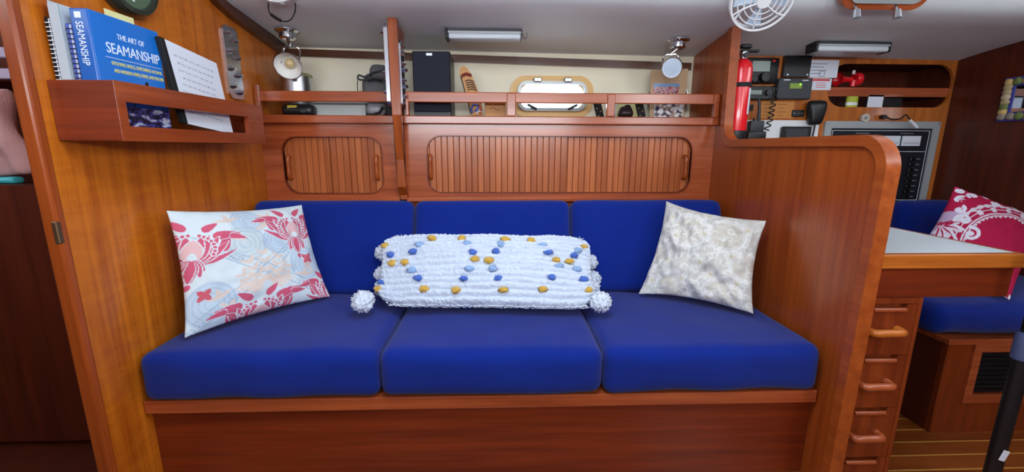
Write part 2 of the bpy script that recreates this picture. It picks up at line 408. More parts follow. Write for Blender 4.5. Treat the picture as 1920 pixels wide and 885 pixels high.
# settee partition: tall behind, stepping down to a low rounded end
def fillet(c, r, a0, a1, n=8): return [(c[0]+r*math.cos(a0+(a1-a0)*i/n), c[1]+r*math.sin(a0+(a1-a0)*i/n)) for i in range(n+1)]
ZT = 1.062
edge = ([(1.062, 0), (1.052, .98)] + [(1.052+.085*(1-math.cos(t)), .975+.087*math.sin(t)) for t in [PI/2*i/8 for i in range(1, 9)]] +
        [(1.785, ZT)] + [(1.785+.072*math.sin(t), ZT+.072*(1-math.cos(t))) for t in [PI/2*i/8 for i in range(1, 8)]] + [(1.860, 1.135), (1.872, ceil_z(1.872, XR))])
part = edge+[(2.0, ceil_z(2.0, XR)), (2.15, ceil_z(2.15, XR)), (2.235, ceil_z(2.235, XR)), (2.235, 0)]
wp = tag(obj('wall_partition', prism(part, [], 'yz', XR, XR+.020), TEAKZ), 'teak partition stepping down to a rounded low end beside the settee', kind='structure')
def offset(path, d):
    out = []
    for i, p in enumerate(path):
        a = path[max(i-1, 0)]; b = path[min(i+1, len(path)-1)]
        tx, ty = b[0]-a[0], b[1]-a[1]; l = math.hypot(tx, ty) or 1
        out.append((p[0]+ty/l*d, p[1]-tx/l*d))
    return out
inner = offset(edge, .024); outer_ = offset(edge, -.006)
inner[0] = (inner[0][0], 0); outer_[0] = (outer_[0][0], 0)
inner[-1] = (inner[-1][0], ceil_z(inner[-1][0], XR)-.002); outer_[-1] = (outer_[-1][0], ceil_z(outer_[-1][0], XR)-.002)
bm = prism(outer_+inner[::-1], [], 'yz', XR-.013, XR+.026)
bmesh.ops.bevel(bm, geom=[e for e in bm.edges if len(e.link_faces) == 2 and abs(e.verts[0].co.x-e.verts[1].co.x) < 1e-6 and e.calc_face_angle(0) > 1.2], offset=.005, segments=2, affect='EDGES')
obj('edge_trim', bm, TEAKY, wp, smooth=35)
# hull trim strip, cornice
def sheer(px_y, x): return P(px_y[0], px_y[1], 'y', YH)
bm = bmesh.new()
za = lambda x: 1.455-.0236*x
v = [[bm.verts.new((x, yy, za(x)+dz)) for yy, dz in ((YH-.018, -.018), (YH+.002, -.018), (YH+.002, .016), (YH-.018, .016))] for x in (-1.02, -.42, .2, .97)]
for a, b in zip(v, v[1:]):
    for i in range(4): bm.faces.new((a[i], a[(i+1) % 4], b[(i+1) % 4], b[i]))
bm.faces.new(v[0]); bm.faces.new(v[-1][::-1])
tag(obj('trim_1', bm, DARKT), 'dark timber batten along the top of the hull side', kind='structure')

# portlight in the hull side
w1 = thing('window_1', 'rounded rectangular portlight with a pale metal frame in the hull side', None, (pcx, YH, pcz-phh), kind='structure')
obj('timber_ring', prism(rrect(pcx-phw, pcx+phw, pcz-phh, pcz+phh, .075), [hole], 'xz', YH-.014, YH+.001), TAN, w1)
fo = (pcx-phw+.036, pcx+phw-.036, pcz-phh+.028, pcz+phh-.028)
fi = (pcx-phw+.050, pcx+phw-.050, pcz-phh+.042, pcz+phh-.042)
bm = prism(rrect(*fo, .045), [rrect(*fi, .03)], 'xz', YH-.034, YH+.01)
obj('metal_frame', bm, ALU, w1)
obj('pane', prism(rrect(*fi, .03), [], 'xz', YH-.012, YH-.006), GLASS, w1)
for sx in (-.075, .075):
    obj('hinge', B(pcx+sx-.02, pcx+sx+.02, YH-.045, YH-.014, fo[3]-.006, fo[3]+.016, bev=.004), BRUSH, w1)
    t = bmesh.new(); s = 1 if sx > 0 else -1
    box(t, -.026, .026, YH-.046, YH-.034, -.006, .006, bev=.003, M=Matrix.Translation((pcx+sx*1.35, 0, fi[2]+.004))@Matrix.Rotation(-s*.45, 4, 'Y'))
    obj('latch', t, DGREY, w1)
# opening window in the cabin side above the navigator
hx0, hx1 = P(1568, 8, 'y', 1.655).x, P(1725, 8, 'y', 1.655).x
hz = P(1646, 17, 'y', 1.655).z
w2 = thing('window_2', 'timber framed opening window in the cabin side above the navigation seat', None, ((hx0+hx1)/2, 1.65, hz), kind='structure')
Mw = Matrix.Translation(((hx0+hx1)/2, 1.655, hz))@Matrix.Rotation(math.radians(30), 4, 'X')
hw = (hx1-hx0)/2
for nm, o_, i_, y0_, y1_, mt in (('timber_ring', (-hw, hw, 0, .22, .05), (-hw+.022, hw-.022, .022, .198, .035), -.012, .03, TEAKX), ('metal_frame', (-hw+.022, hw-.022, .022, .198, .035), (-hw+.04, hw-.04, .04, .18, .025), -.02, .02, ALU)):
    bm = prism(rrect(*o_[:4], o_[4]), [rrect(*i_[:4], i_[4])], 'xz', y0_, y1_); bmesh.ops.transform(bm, matrix=Mw, verts=bm.verts); obj(nm, bm, mt, w2)
bm = prism(rrect(-hw+.04, hw-.04, .04, .18, .025), [], 'xz', -.004, .004); bmesh.ops.transform(bm, matrix=Mw, verts=bm.verts); obj('pane', bm, FROST, w2)
for px in (1606, 1682):
    a = P(px, 12, 'y', 1.63); b_ = P(px, 22, 'y', 1.622)
    bm = cyl(a+Vector((0, .012, .01)), b_, .006, n=10); cyl(b_+Vector((0, 0, .006)), b_+Vector((0, -.004, -.022)), .011, .014, n=12, bm=bm)
    obj('dog_knob', bm, CHROME, w2, smooth=40)
# deck hatch frame overhead (source of the daylight)
bm = prism(rrect(-.31, .41, .19, .91, .05), [rrect(-.26, .36, .24, .86, .03)], 'xy', 1.87, 1.93)
tag(obj('window_3', bm, ALU), 'deck hatch frame in the coachroof', kind='structure')

# ------------------------------------------------------------------ settee
st = thing('settee', 'built-in teak settee base with a plain front panel under the navy cushions', 'settee', (-.02, 1.5, 0))
obj('front_panel', B(XL+.001, XR-.001, 1.175, 1.20, 0, .275), MAHOX, st)
obj('trim_board', B(XL+.002, XR-.008, 1.148, 1.20, .266, .3075, bev=.004, seg=2), TEAKX, st)
obj('seat_board', B(XL+.001, XR-.001, 1.195, 1.93, .285, .3065), MAHOX, st)
obj('back_board', B(XL+.001, XR-.001, 1.925, 1.935, .30, .786), MAHOX, st)
SEAM = (-1.018, -.343, .312, .968)
for i, lab in enumerate(('navy blue seat cushion by the golden bulkhead', 'navy blue seat cushion in the middle of the settee', 'navy blue seat cushion by the teak partition')):
    x0, x1 = SEAM[i], SEAM[i+1]; hx = (x1-x0)/2-.001
    bm = softbox(hx, .265, 0, .146, .032, crown=.006, wob=.005, seed=i)
    if i == 1:   # soft upright crease on the front
        pass
    o = obj('seat_cushion', bm, BLUE, smooth=60); o.location = ((x0+x1)/2, 1.397, .308)
    tag(o, lab, 'cushion', 'settee seat cushions')
BS = (-1.008, -.347, .309, .963)
for i, lab in enumerate(('navy blue back cushion behind the pink floral pillow', 'navy blue back cushion behind the long white tufted pillow', 'navy blue back cushion behind the cream pillow')):
    x0, x1 = BS[i], BS[i+1]; hx = (x1-x0)/2-.0015
    bm = softbox(hx, .058, 0, .395, .034, crown=.003, nx=24, ny=8, nz=20, wob=.005, seed=5+i)
    o = obj('back_cushion', bm, BLUE, smooth=60)
    o.location = ((x0+x1)/2, 1.700, .428); o.rotation_euler = (math.radians(-20), 0, 0)
    tag(o, lab, 'cushion', 'settee back cushions')

# ------------------------------------------------------------------ lockers with tambour doors, shelf above
def handle(cx, y, z0, z1, r=.009):
    return tube(smoothpath([(cx, y, z0), (cx, y-.016, z0+.002), (cx, y-.024, z0+.012), (cx, y-.024, (z0+z1)/2), (cx, y-.024, z1-.012), (cx, y-.016, z1-.002), (cx, y, z1)], 4), r, n=8)
plank_mesh = {}
def locker(label, x0, x1, op, doors, hx, handle_z):
    t = thing('locker', label, 'cabinet', ((x0+x1)/2, YF, .80))
    obj('face_frame', prism([(x0, .80), (x1, .80), (x1, 1.14), (x0, 1.14)], [rrect(*op, .062, 10)], 'xz', YF, YF+.018), TEAKX, t)
    # raised lip round the opening
    ro = rrect(op[0]-.004, op[1]+.004, op[2]-.004, op[3]+.004, .066, 10); ri = rrect(*op, .062, 10)
    obj('opening_bead', prism(ro, [ri], 'xz', YF-.003, YF+.012), MAHOX, t)
    obj('carcass', B(x0, x1, YF+.05, YF+.07, .80, 1.14), DARKW, t)
    obj('ledge', B(x0+.001, x1-.001, YF-.028, YH-.002, 1.132, 1.166, bev=.004, seg=2), TEAKX, t)
    obj('lower_rail', B(x0, x1, YF-.014, YF+.001, .790, .806, bev=.003), TEAKX, t)
    for (d0, d1, yy, hx_) in doors:
        n = round((d1-d0)/.0266); w_ = (d1-d0)/n
        d = thing('sliding_door', None, None, Vector(((d0+d1)/2, yy, op[2]-.01))-wloc(t)); d.parent = t
        key = round(w_, 5)
        if key not in plank_mesh:
            b = bmesh.new(); h = op[3]-op[2]+.02
            prof = [(-w_/2+.0007, .008), (-w_/2+.0007, .0022), (-w_/2+.0024, 0), (w_/2-.0024, 0), (w_/2-.0007, .0022), (w_/2-.0007, .008)]
            prism(prof, [], 'xy', 0, h, bm=b); bmesh.ops.recalc_face_normals(b, faces=b.faces)
            me = bpy.data.meshes.new('plank'); b.to_mesh(me); b.free(); me.materials.append(PLANK); plank_mesh[key] = me
        for i in range(n):
            o = bpy.data.objects.new('plank', plank_mesh[key]); C.objects.link(o); o.parent = d
            o.location = (d0+(i+.5)*w_-(d0+d1)/2, 0, 0)
        obj('backing', B(d0, d1, yy+.008, yy+.010, op[2]-.01, op[3]+.01), DARKW, d)
        obj('handle', handle(hx_, yy, *handle_z), TEAKZ, d, smooth=60)
    return t
XP0, XP1 = -.452, -.398
locker('short teak locker with ribbed sliding doors beside the golden bulkhead', XL+.001, XP0+.012, (-.943, -.512, .828, 1.074),
       [(-.96, -.722, YF+.021, -.925), (-.742, -.492, YF+.0085, -.535)], None, (.892, .992))
locker('long teak locker with ribbed sliding doors above the settee', XP1-.012, XR-.001, (-.310, .885, .832, 1.080),
       [(-.33, .315, YF+.0085, -.298), (.295, .905, YF+.021, .862)], None, (.896, .996))
# open shelf rails
def rail(label, x0, x1, posts):
    t = thing('shelf_rail', label, 'rail', ((x0+x1)/2, 1.94, 1.166), 'fiddle rails above the lockers')
    obj('rail_bar', B(x0, x1, 1.932, 1.950, 1.222, 1.266, bev=.004, seg=2), TEAKX, t)
    for (a, b, zt) in posts: obj('upright', B(a, b, 1.926, 1.952, 1.1665, zt, bev=.003), TEAKX, t)
rail('short teak rail above the short locker', XL+.002, XP0-.002, [(XL+.002, XL+.022, 1.290)])
px = lambda x: P(x, 200, 'y', 1.93).x
rail('long teak rail with uprights above the long locker', XP1+.004, XR-.004, [(XP1+.004, XP1+.018, 1.262), (px(950), px(967), 1.262), (px(1138), px(1153), 1.262), (XR-.024, XR-.004, 1.264)])
# pillar between the lockers with its bolted chain plates
pt = thing('pillar', 'teak pillar between the two lockers reaching the ceiling', 'pillar', ((XP0+XP1)/2, 1.9, .80))
zc = lambda y: ceil_z(y, -.42)-.002
obj('front_post', prism([(1.945, .80), (1.945, .855), (1.915, .875), (1.868, 1.165), (1.868, zc(1.868)), (1.895, zc(1.895)), (1.899, .86), (1.949, .80)], [], 'yz', XP0+.014, XP1-.004), TEAKZ, pt)
obj('foot_block', B(XP0+.016, XP1-.006, 1.932, 1.9495, .800, .853, bev=.002), TEAKX, pt)
obj('web_panel', prism([(1.893, 1.167), (1.893, zc(1.893)), (2.05, zc(2.05)), (2.00, 1.30), (1.99, 1.167)], [], 'yz', XP0+.022, XP1-.014), TEAKZ, pt)
def chain_plate(name, x0, x1, y0, y1, z0, z1, side, label, group, rows=5):
    t = thing(name, label, 'plate', ((x0+x1)/2, (y0+y1)/2, z0), group)
    bm = prism(rrect(y0, y1, z0, z1, min(.02, (y1-y0)*.3)), [], 'yz', x0, x1); obj('plate', bm, STEEL, t)
    xs = x1 if side > 0 else x0
    for k in range(rows):
        for c in (0, 1):
            zz = z1-(z1-z0)*(k+.42+.32*c)/(rows+.15); yy = y0+(y1-y0)*(.28+.44*c)
            bm = cyl((xs, yy, zz), (xs+side*.008, yy, zz), .0105, n=6); cyl((xs+side*.008, yy, zz), (xs+side*.016, yy, zz), .006, n=10, bm=bm)
            obj('nut', bm, CHROME, t)
chain_plate('chain_plate', XL, XL+.008, 1.752, 1.842, 1.215, 1.482, 1, 'polished steel chain plate with nuts on the golden bulkhead', None, 4)
chain_plate('chain_plate', XP1-.014, XP1-.001, 1.900, 1.968, 1.195, 1.470, 1, 'polished steel chain plate with nuts on the speaker side of the pillar', None, 4)
chain_plate('chain_plate', XP0-.002, XP0+.013, 1.855, 1.935, 1.200, 1.520, -1, 'long chrome chain plate on the far side of the pillar', None, 4)

# ------------------------------------------------------------------ book rack on the golden bulkhead
rk = thing('book_rack', 'teak rack box fixed to the golden bulkhead holding books', 'shelf', (-.955, 1.36, 1.042))
RX0, RX1, RY0, RY1, RZ0, RZ1 = XL+.001, -.880, 1.062, 1.690, 1.043, 1.180
obj('end_panel', B(RX0, RX1, RY0, RY0+.014, RZ0, RZ1, bev=.002), MAHOX, rk)
obj('end_panel', B(RX0, RX1, RY1-.014, RY1, RZ0, RZ1, bev=.002), MAHOX, rk)
obj('bottom_board', B(RX0, RX1-.012, RY0+.013, RY1-.013, RZ0+.002, RZ0+.014), MAHOX, rk)
obj('front_panel', prism([(RY0+.001, RZ0), (RY1-.001, RZ0), (RY1-.001, RZ1), (RY0+.001, RZ1)], [[(RY0+.022, 1.078), (RY1-.10, 1.078), (RY1-.10, 1.134), (RY0+.022, 1.134)]], 'yz', RX1-.013, RX1+.002), wood('rack_teak', (120, 44, 16), (166, 76, 32), 'y', rnd=.02), rk)
ZS = RZ0+.0145
Mx = lambda x, y, z: frame((x, y, z), (0, 1, 0), (0, 0, 1), (1, 0, 0))      # lettering on a cover that faces +x
My = lambda x, y, z: frame((x, y, z), (0, 0, -1), (1, 0, 0), (0, -1, 0))    # lettering down a spine that faces the reader
bk = thing('book', 'large blue hardcover book titled The Art of Seamanship', 'book', (-.945, 1.20, ZS), 'books in the rack')
bx0, bx1, by0, by1, bz1 = -.966, -.928, 1.080, 1.288, 1.337
obj('pages', B(bx0+.004, bx1-.004, by0+.006, by1-.005, ZS+.004, bz1-.005), PAPER, bk)
cov = obj('front_cover', B(bx1-.004, bx1, by0+.004, by1, ZS, bz1, bev=.001), BOOKB, bk)
obj('back_cover', B(bx0, bx0+.004, by0+.004, by1, ZS, bz1, bev=.001), BOOKB, bk)
spn = obj('spine', B(bx0, bx1, by0, by0+.006, ZS, bz1, bev=.0025, seg=2), BOOKS, bk)
tx = bx1+.0002
obj('title_lettering', text('THE ART OF', .0185, Mx(tx, by0+.072, bz1-.050), fit=.082), WTEXT, cov)
obj('title_lettering', text('SEAMANSHIP', .0345, Mx(tx, by0+.036, bz1-.086), fit=.164), WTEXT, cov)
obj('rule', B(bx1, tx+.0006, by0+.03, by1-.008, bz1-.0975, bz1-.0965), WTEXT, cov)
obj('subtitle_lettering', text('EVOLVING SKILLS, EXPLORING OCEANS,', .0125, Mx(tx, by0+.044, bz1-.113), fit=.158), YTEXT, cov)
obj('subtitle_lettering', text('AND HANDLING WIND, WAVES, AND WEATHER', .0125, Mx(tx, by0+.048, bz1-.130), fit=.156), YTEXT, cov)
obj('spine_lettering', text('SEAMANSHIP', .0225, My(bx0+.011, by0-.0004, bz1-.028), fit=.095), WTEXT, spn)
obj('spine_emblem', B(bx0+.011, bx0+.025, by0-.001, by0+.001, bz1-.021, bz1-.008), WTEXT, spn)
# photograph printed on the lower cover
nx_, nz_ = 60, 44; bm = bmesh.new(); cols = []
g = [[bm.verts.new((bx1+.0004, by0+.006+(by1-by0-.008)*i/nx_, ZS+.002+.082*j/nz_)) for i in range(nx_+1)] for j in range(nz_+1)]
for j in range(nz_):
    for i in range(nx_): bm.faces.new((g[j][i], g[j][i+1], g[j+1][i+1], g[j+1][i]))
for j in range(nz_+1):
    for i in range(nx_+1):
        n1 = noise.noise(Vector((i*.10, j*.16, 3))); n2 = noise.noise(Vector((i*.33, j*.33, 8)))
        if j > 36: c = (24, 96, 190) if n2 < .25 else (40, 50, 90)
        elif n1 > .16: c = (190, 196, 220) if n2 > -.2 else (110, 110, 160)
        elif n1 > -.05: c = (60, 60, 130)
        else: c = (18, 20, 46) if n2 < .3 else (70, 80, 150)
        cols.append((*lin(c), 1))
o = obj('cover_photo', bm, VGLOSS, cov); setcol(o, cols)
fg = lambda y, z: Vector((bx1+.0006, y, z))
bm = lathe([(0, -.006), (.005, -.003), (.006, .002), (.0035, .007), (0, .008)], Matrix.Translation(fg(1.222, 1.19))@Matrix.Scale(.25, 4, (1, 0, 0)), 10); obj('printed_figure', bm, BLACKM, cov)
bm = B(bx1, bx1+.001, 1.213, 1.236, 1.171, 1.186); obj('printed_figure', bm, GREENY, cov)
obj('bookmark', B(-.946, -.9455, 1.15, 1.236, bz1-.02, bz1+.020), PAPERY, bk)
# slim volumes and spiral books beside it
def spiral(label, x0, x1, y0, y1, z1, cm, ringm, rings):
    t = thing('notebook', label, 'notebook', ((x0+x1)/2, (y0+y1)/2, ZS), 'books in the rack')
    obj('cover', B(x0, x0+.0015, y0, y1, ZS, z1), cm, t); obj('cover', B(x1-.0015, x1, y0, y1, ZS, z1), cm, t)
    obj('pages', B(x0+.0015, x1-.0015, y0+.006, y1-.002, ZS+.002, z1-.002), PAPER, t)
    bm = bmesh.new()
    for i in range(rings):
        zz = ZS+.012+(z1-ZS-.024)*i/(rings-1); r = (x1-x0)/2+.001
        tube([((x0+x1)/2+r*math.cos(a), y0+.002+r*.8*math.sin(a), zz+.0012*math.sin(a)) for a in [2*PI*k/10 for k in range(10)]], .0011, n=5, closed=True, bm=bm)
    obj('spiral_binding', bm, ringm, t, smooth=60)
spiral('black spiral notebook against the golden bulkhead', -1.024, -1.012, 1.082, 1.27, 1.318, BLACKM, WTEXT, 26)
spiral('spiral bound chart book with a blue cover beside the hardcover', -.982, -.969, 1.084, 1.306, 1.306, plain('chart_book_cover', (88, 104, 190), .5), BLACKM, 22)
t = thing('folder', 'pale grey translucent folder standing between the spiral notebooks', 'folder', (-1.0, 1.18, ZS), 'books in the rack')
obj('cover', B(-1.009, -1.0075, 1.080, 1.292, ZS, 1.352), plain('grey_folder', (186, 198, 208), .4), t)
obj('cover', B(-.9885, -.987, 1.080, 1.29, ZS, 1.345), MATS['grey_folder'], t)
obj('spine', B(-1.009, -.987, 1.0785, 1.0805, ZS, 1.345), MATS['grey_folder'], t)
obj('papers', B(-1.006, -.990, 1.083, 1.28, ZS+.002, 1.332), PAPER, t)
# handwritten pad leaning at the far end of the rack
pd = bpy.data.objects.new('writing_pad', None); C.objects.link(pd); pd.location = (-.917, 1.418, ZS+.028)
tag(pd, 'white writing pad covered in faint handwriting with a black bound edge', 'notepad', 'books in the rack')
def lobj(name, bm, mat, parent, **k):      # part given in its thing's own coordinates
    bmesh.ops.translate(bm, verts=bm.verts, vec=wloc(parent)); return obj(name, bm, mat, parent, **k)
def slump(bm):
    for v in bm.verts: v.co.y, v.co.z = v.co.y*.92-.20*(v.co.z-.1), v.co.z-.10*v.co.y
    return bm
lobj('backing_board', slump(B(-.010, -.007, -.128, .125, -.0, .225)), BLACKM, pd)
lobj('sheets', slump(B(-.007, .004, -.115, .124, .0, .224)), PAPER, pd)
lobj('bound_edge', slump(B(-.011, .0045, -.130, -.112, 0, .225, bev=.001)), BLACKM, pd)
bm = bmesh.new(); rs = random.Random(3)
for r_ in range(9):
    zz = .19-.019*r_; y0 = -.095+rs.random()*.02
    while y0 < .07+.03*rs.random():
        L_ = .008+.02*rs.random()
        tube([(.0042, y0+L_*i/8, zz+.0028*math.sin(i*2.4+r_)+.001*rs.random()) for i in range(9)], .00045, n=4, bm=bm); y0 += L_+.006
lobj('handwriting', slump(bm), INK, pd)
# round instrument at the top of the bulkhead
c = P(238, -42, 'x', XL+.02); ck = thing('barometer', 'round dark rimmed instrument high on the golden bulkhead', 'clock', (XL+.001, c.y, c.z-.1))
Mc = frame((XL, c.y, c.z), (0, 1, 0), (0, 0, 1), (1, 0, 0))
obj('rim', lathe([(.085, 0), (.098, .002), (.10, .02), (.092, .034), (.080, .036), (.076, .028)], Mc, 32), plain('dark_green_rim', (40, 46, 38), .3, coat=.4), ck, smooth=40)
obj('dial', lathe([(0, .026), (.078, .026), (.078, 0), (0, 0)], Mc, 32), plain('green_dial', (86, 108, 84), .3), ck)
obj('hand', B(XL+.027, XL+.029, c.y-.003, c.y+.003, c.z-.06, c.z+.02), WHITE, ck)

# ------------------------------------------------------------------ pillows (printed patterns as per-vertex dye colour)
def teardrop(U, V, u0, v0, ang, L, W, curl=0.0):
    """mask of a petal from (u0,v0) pointing at ang (0 = up the pillow), v grows downward"""
    dx, dy = U-u0, -(V-v0); a = math.radians(ang)
    s = (dx*math.sin(a)+dy*math.cos(a))/L; d = dx*math.cos(a)-dy*math.sin(a)-curl*L*np.clip(s, 0, 2)**2
    return (s > 0) & (s < 1) & (np.abs(d) < W*np.sin(PI*np.clip(s, 0, 1)**.8)**.7)
def arc(U, V, u0, v0, r, w, a0=0, a1=360):
    d = np.hypot(U-u0, V-v0); th = np.degrees(np.arctan2(-(V-v0), U-u0)) % 360
    return (np.abs(d-r) < w) & (((th-a0) % 360) <= (a1-a0))
def paint(col, mask, c, k=1.0):
    col[mask, :3] = col[mask, :3]*(1-k)+np.array(lin(c))*k
def spiral_mask(U, V, u0, v0, r, w, turns, rot, hand=1):
    dx, dy = (U-u0)*hand, -(V-v0); th = (np.arctan2(dy, dx)-math.radians(rot)) % (2*PI); d = np.hypot(dx, dy); m = np.zeros(len(U), bool)
    for k in range(int(turns)+1):
        t = (th+2*PI*k)/(2*PI*turns); m |= (t <= 1) & (np.abs(d-r*(.12+.88*t)) < w*(.35+.65*t))
    return m | (d < w*1.2)
def lotus(col, U, V, u0, v0, s, rot, main, soft, bg):
    """damask lotus: bulb in nested petals, drooping leaves below, scrolled crown with beads above"""
    def pet(a, L, W, cu, c, r0=0.0):
        ar = math.radians(a+rot); x, y = u0+r0*s*math.sin(ar), v0-r0*s*math.cos(ar)
        paint(col, teardrop(U, V, x, y, a+rot, L*s*1.05, W*s+.007, cu), bg); paint(col, teardrop(U, V, x, y, a+rot, L*s, W*s, cu), c)
    for sg in (-1, 1):                                                   # scrolled crown
        pet(sg*58, .26, .085, -sg*.8, main, .34); pet(sg*34, .26, .085, sg*.75, main, .42); pet(sg*14, .20, .060, sg*.5, main, .46); pet(sg*48, .16, .06, sg*.9, main, .56)
    for sg in (-1, 1):
        pet(sg*100, .47, .048, -sg*.6, main); pet(sg*80, .44, .066, -sg*.55, main)
        pet(sg*60, .43, .080, -sg*.45, main); pet(sg*42, .42, .078, -sg*.35, main); pet(sg*24, .38, .070, -sg*.2, main)
        for k in range(8):                                               # bead rows on a pale ribbon
            a = math.radians(rot+sg*(8+8*k)); rr = s*(.40-.003*k*k)
            x, y = u0+rr*math.sin(a), v0-rr*math.cos(a)
            paint(col, np.hypot(U-x, V-y) < s*.036, bg); paint(col, np.hypot(U-x, V-y) < s*.022, main)
    pet(0, .32, .115, 0, soft); pet(0, .12, .045, 0, bg)
    for a, L in ((247, .20), (113, .20), (226, .25), (134, .25), (203, .28), (157, .28), (180, .30)): pet(a, L, .052, .3*(1 if a < 180 else -1 if a > 180 else 0), main)
    pet(180, .09, .035, 0, main, .31)
def pillow(name, label, c4, nu, nv, thick, fn, mat, seed, pinch=.05, wr=.006, group='scatter pillows'):
    bm, uv, n = sheet(c4, nu, nv, thick, pinch, wr, seed)
    o = obj(name, bm, mat, smooth=180)
    U, V = uv[:, 0].copy(), uv[:, 1].copy(); col = np.ones((len(U), 4)); fn(U, V, col); setcol(o, col)
    return tag(o, label, 'pillow', group), n
def nz(U, V, f, s):
    return np.array([noise.noise(Vector((u*f, v*f, s))) for u, v in zip(U, V)])
def floral(U, V, col):
    bgc = (214, 226, 232); col[:, :3] = lin(bgc)
    w_ = nz(U, V, 7, 2); U2, V2 = U+.006*w_, V+.006*nz(U, V, 7, 5)
    lb = (176, 200, 226); gy = (186, 202, 206)
    # pale blue medallions and interlaced bands
    for (a, b, r) in ((.46, .14, .12), (.14, .80, .16), (.84, .62, .15), (.40, .36, .15), (.64, .36, .12)):
        paint(col, np.hypot((U2-a), (V2-b)*.9) < r, lb if r != .15 or a > .5 else gy, .55)
        for k in range(4): paint(col, np.abs(np.hypot(U2-a, (V2-b)*.9)-r*(.25+.22*k)) < .004, (168, 186, 206), .6)
    for (m, q) in ((.75, .18), (.75, .27), (-.75, .95), (-.75, 1.04)):
        d = np.abs(V2-(m*(U2-.0)+q)); band = (d < .007); paint(col, band & (np.abs(U2-.5) < .46), (160, 182, 200), .7)
    ban = (np.abs(V2-(-.75*U2+1.0)) < .03) | (np.abs(V2-(.75*U2+.225)) < .03)
    paint(col, ban & (np.sin(U2*150)*np.sin(V2*150) > .15), (150, 178, 204), .55)
    tan_ = (226, 204, 190)
    for (a, L) in ((0, .30), (-24, .27), (24, .27), (-46, .23), (46, .23), (-68, .19), (68, .19)):
        for k in range(4):
            t = .25+.22*k; ar = math.radians(a)
            paint(col, teardrop(U2, V2, .5+L*t*math.sin(ar)*.9, .80-L*t*math.cos(ar)*1.15, a+22, .075, .016, .3) | teardrop(U2, V2, .5+L*t*math.sin(ar)*.9, .80-L*t*math.cos(ar)*1.15, a-22, .075, .016, -.3), tan_, .8)
    for (a, b, r) in ((.62, .13, 20), (.57, .22, -30), (.97, .26, 10), (.32, .30, 40), (.33, .14, -10), (.24, .88, 30), (.20, .77, -20), (.80, .74, 10), (.83, .66, 60), (.27, .96, 10)):
        for k in (-1, 0, 1): paint(col, teardrop(U2, V2, a, b, r+50*k, .085, .018, .4*k), tan_, .85)
    main, soft = (208, 92, 120), (228, 186, 188)
    lotus(col, U2, V2, .80, .36, .52, 2, main, soft, bgc)
    lotus(col, U2, V2, .05, .44, .54, 12, main, soft, bgc)
    lotus(col, U2, V2, .46, 1.10, .54, -4, main, soft, bgc)
    lotus(col, U2, V2, 1.04, 1.03, .5, 0, main, soft, bgc)
    for (a, b) in ((.86, .58), (.10, .72)):
        for k in range(4): paint(col, teardrop(U2, V2, a, b, 45+90*k, .06, .02), (206, 96, 112))
TLp = [P(312, 395, 'x', -.985), P(566, 384, 'y', 1.70), P(619, 556, 'z', .474), P(346, 634, 'z', .474)]
o, n = pillow('throw_pillow', 'square pillow printed with pink lotus flowers against the golden bulkhead', TLp, 230, 210, .062, floral, VPRINT, 3, pinch=.035, wr=.010)
def lace(U, V, col):
    bgc = (202, 200, 194); col[:, :3] = lin(bgc)
    f = (228, 228, 226); tn = (208, 201, 186)
    w_ = nz(U, V, 9, 4); U2, V2 = U+.006*w_, V+.006*nz(U, V, 9, 7)
    for (a, b, r) in ((.34, .28, .19), (.70, .26, .18), (.30, .92, .17), (.74, .88, .17), (.92, .55, .15), (.03, .55, .15)):
        paint(col, np.hypot(U2-a, V2-b) < r*.8, tn, .5)
        for k, w in ((1, .010), (.86, .005)): paint(col, arc(U2, V2, a, b, r*k, w), f, .85)
        for k in range(14):
            t = 2*PI*k/14; paint(col, np.hypot(U2-a-r*1.14*math.cos(t), V2-b-r*1.14*math.sin(t)) < .014, f, .7)
    for k in range(170):
        a, b = random.random(), random.random(); r0 = random.random()*360; paint(col, arc(U2, V2, a, b, .018+.024*random.random(), .0055, r0, r0+230), f, .7)
    for (a, b) in ((.22, .36), (.50, .30), (.52, .60), (.20, .62), (.78, .48), (.62, .70), (.38, .80), (.12, .16), (.88, .16), (.86, .74), (.5, .05), (.08, .85), (.62, .96)):
        for k in range(6):
            paint(col, teardrop(U2, V2, a, b, 60*k+15, .066, .022, .35), f, .6); paint(col, teardrop(U2, V2, a, b, 60*k+15, .05, .011, .35), tn, .8)
        paint(col, np.hypot(U2-a, V2-b) < .014, (206, 196, 160))
    for k in range(60):
        a, b = random.random(), random.random(); paint(col, arc(U2, V2, a, b, .028, .0055, random.random()*360, random.random()*360+240), f, .6)
RTp = [P(1249, 377, 'y', 1.70), P(1437, 414, 'x', .945), P(1413, 589, 'z', .474), P(1197, 551, 'z', .474)]
o, n = pillow('throw_pillow', 'square cream pillow with a tone on tone lace print against the teak partition', RTp, 210, 210, .060, lace, VPRINT, 9, pinch=.05, wr=.026)

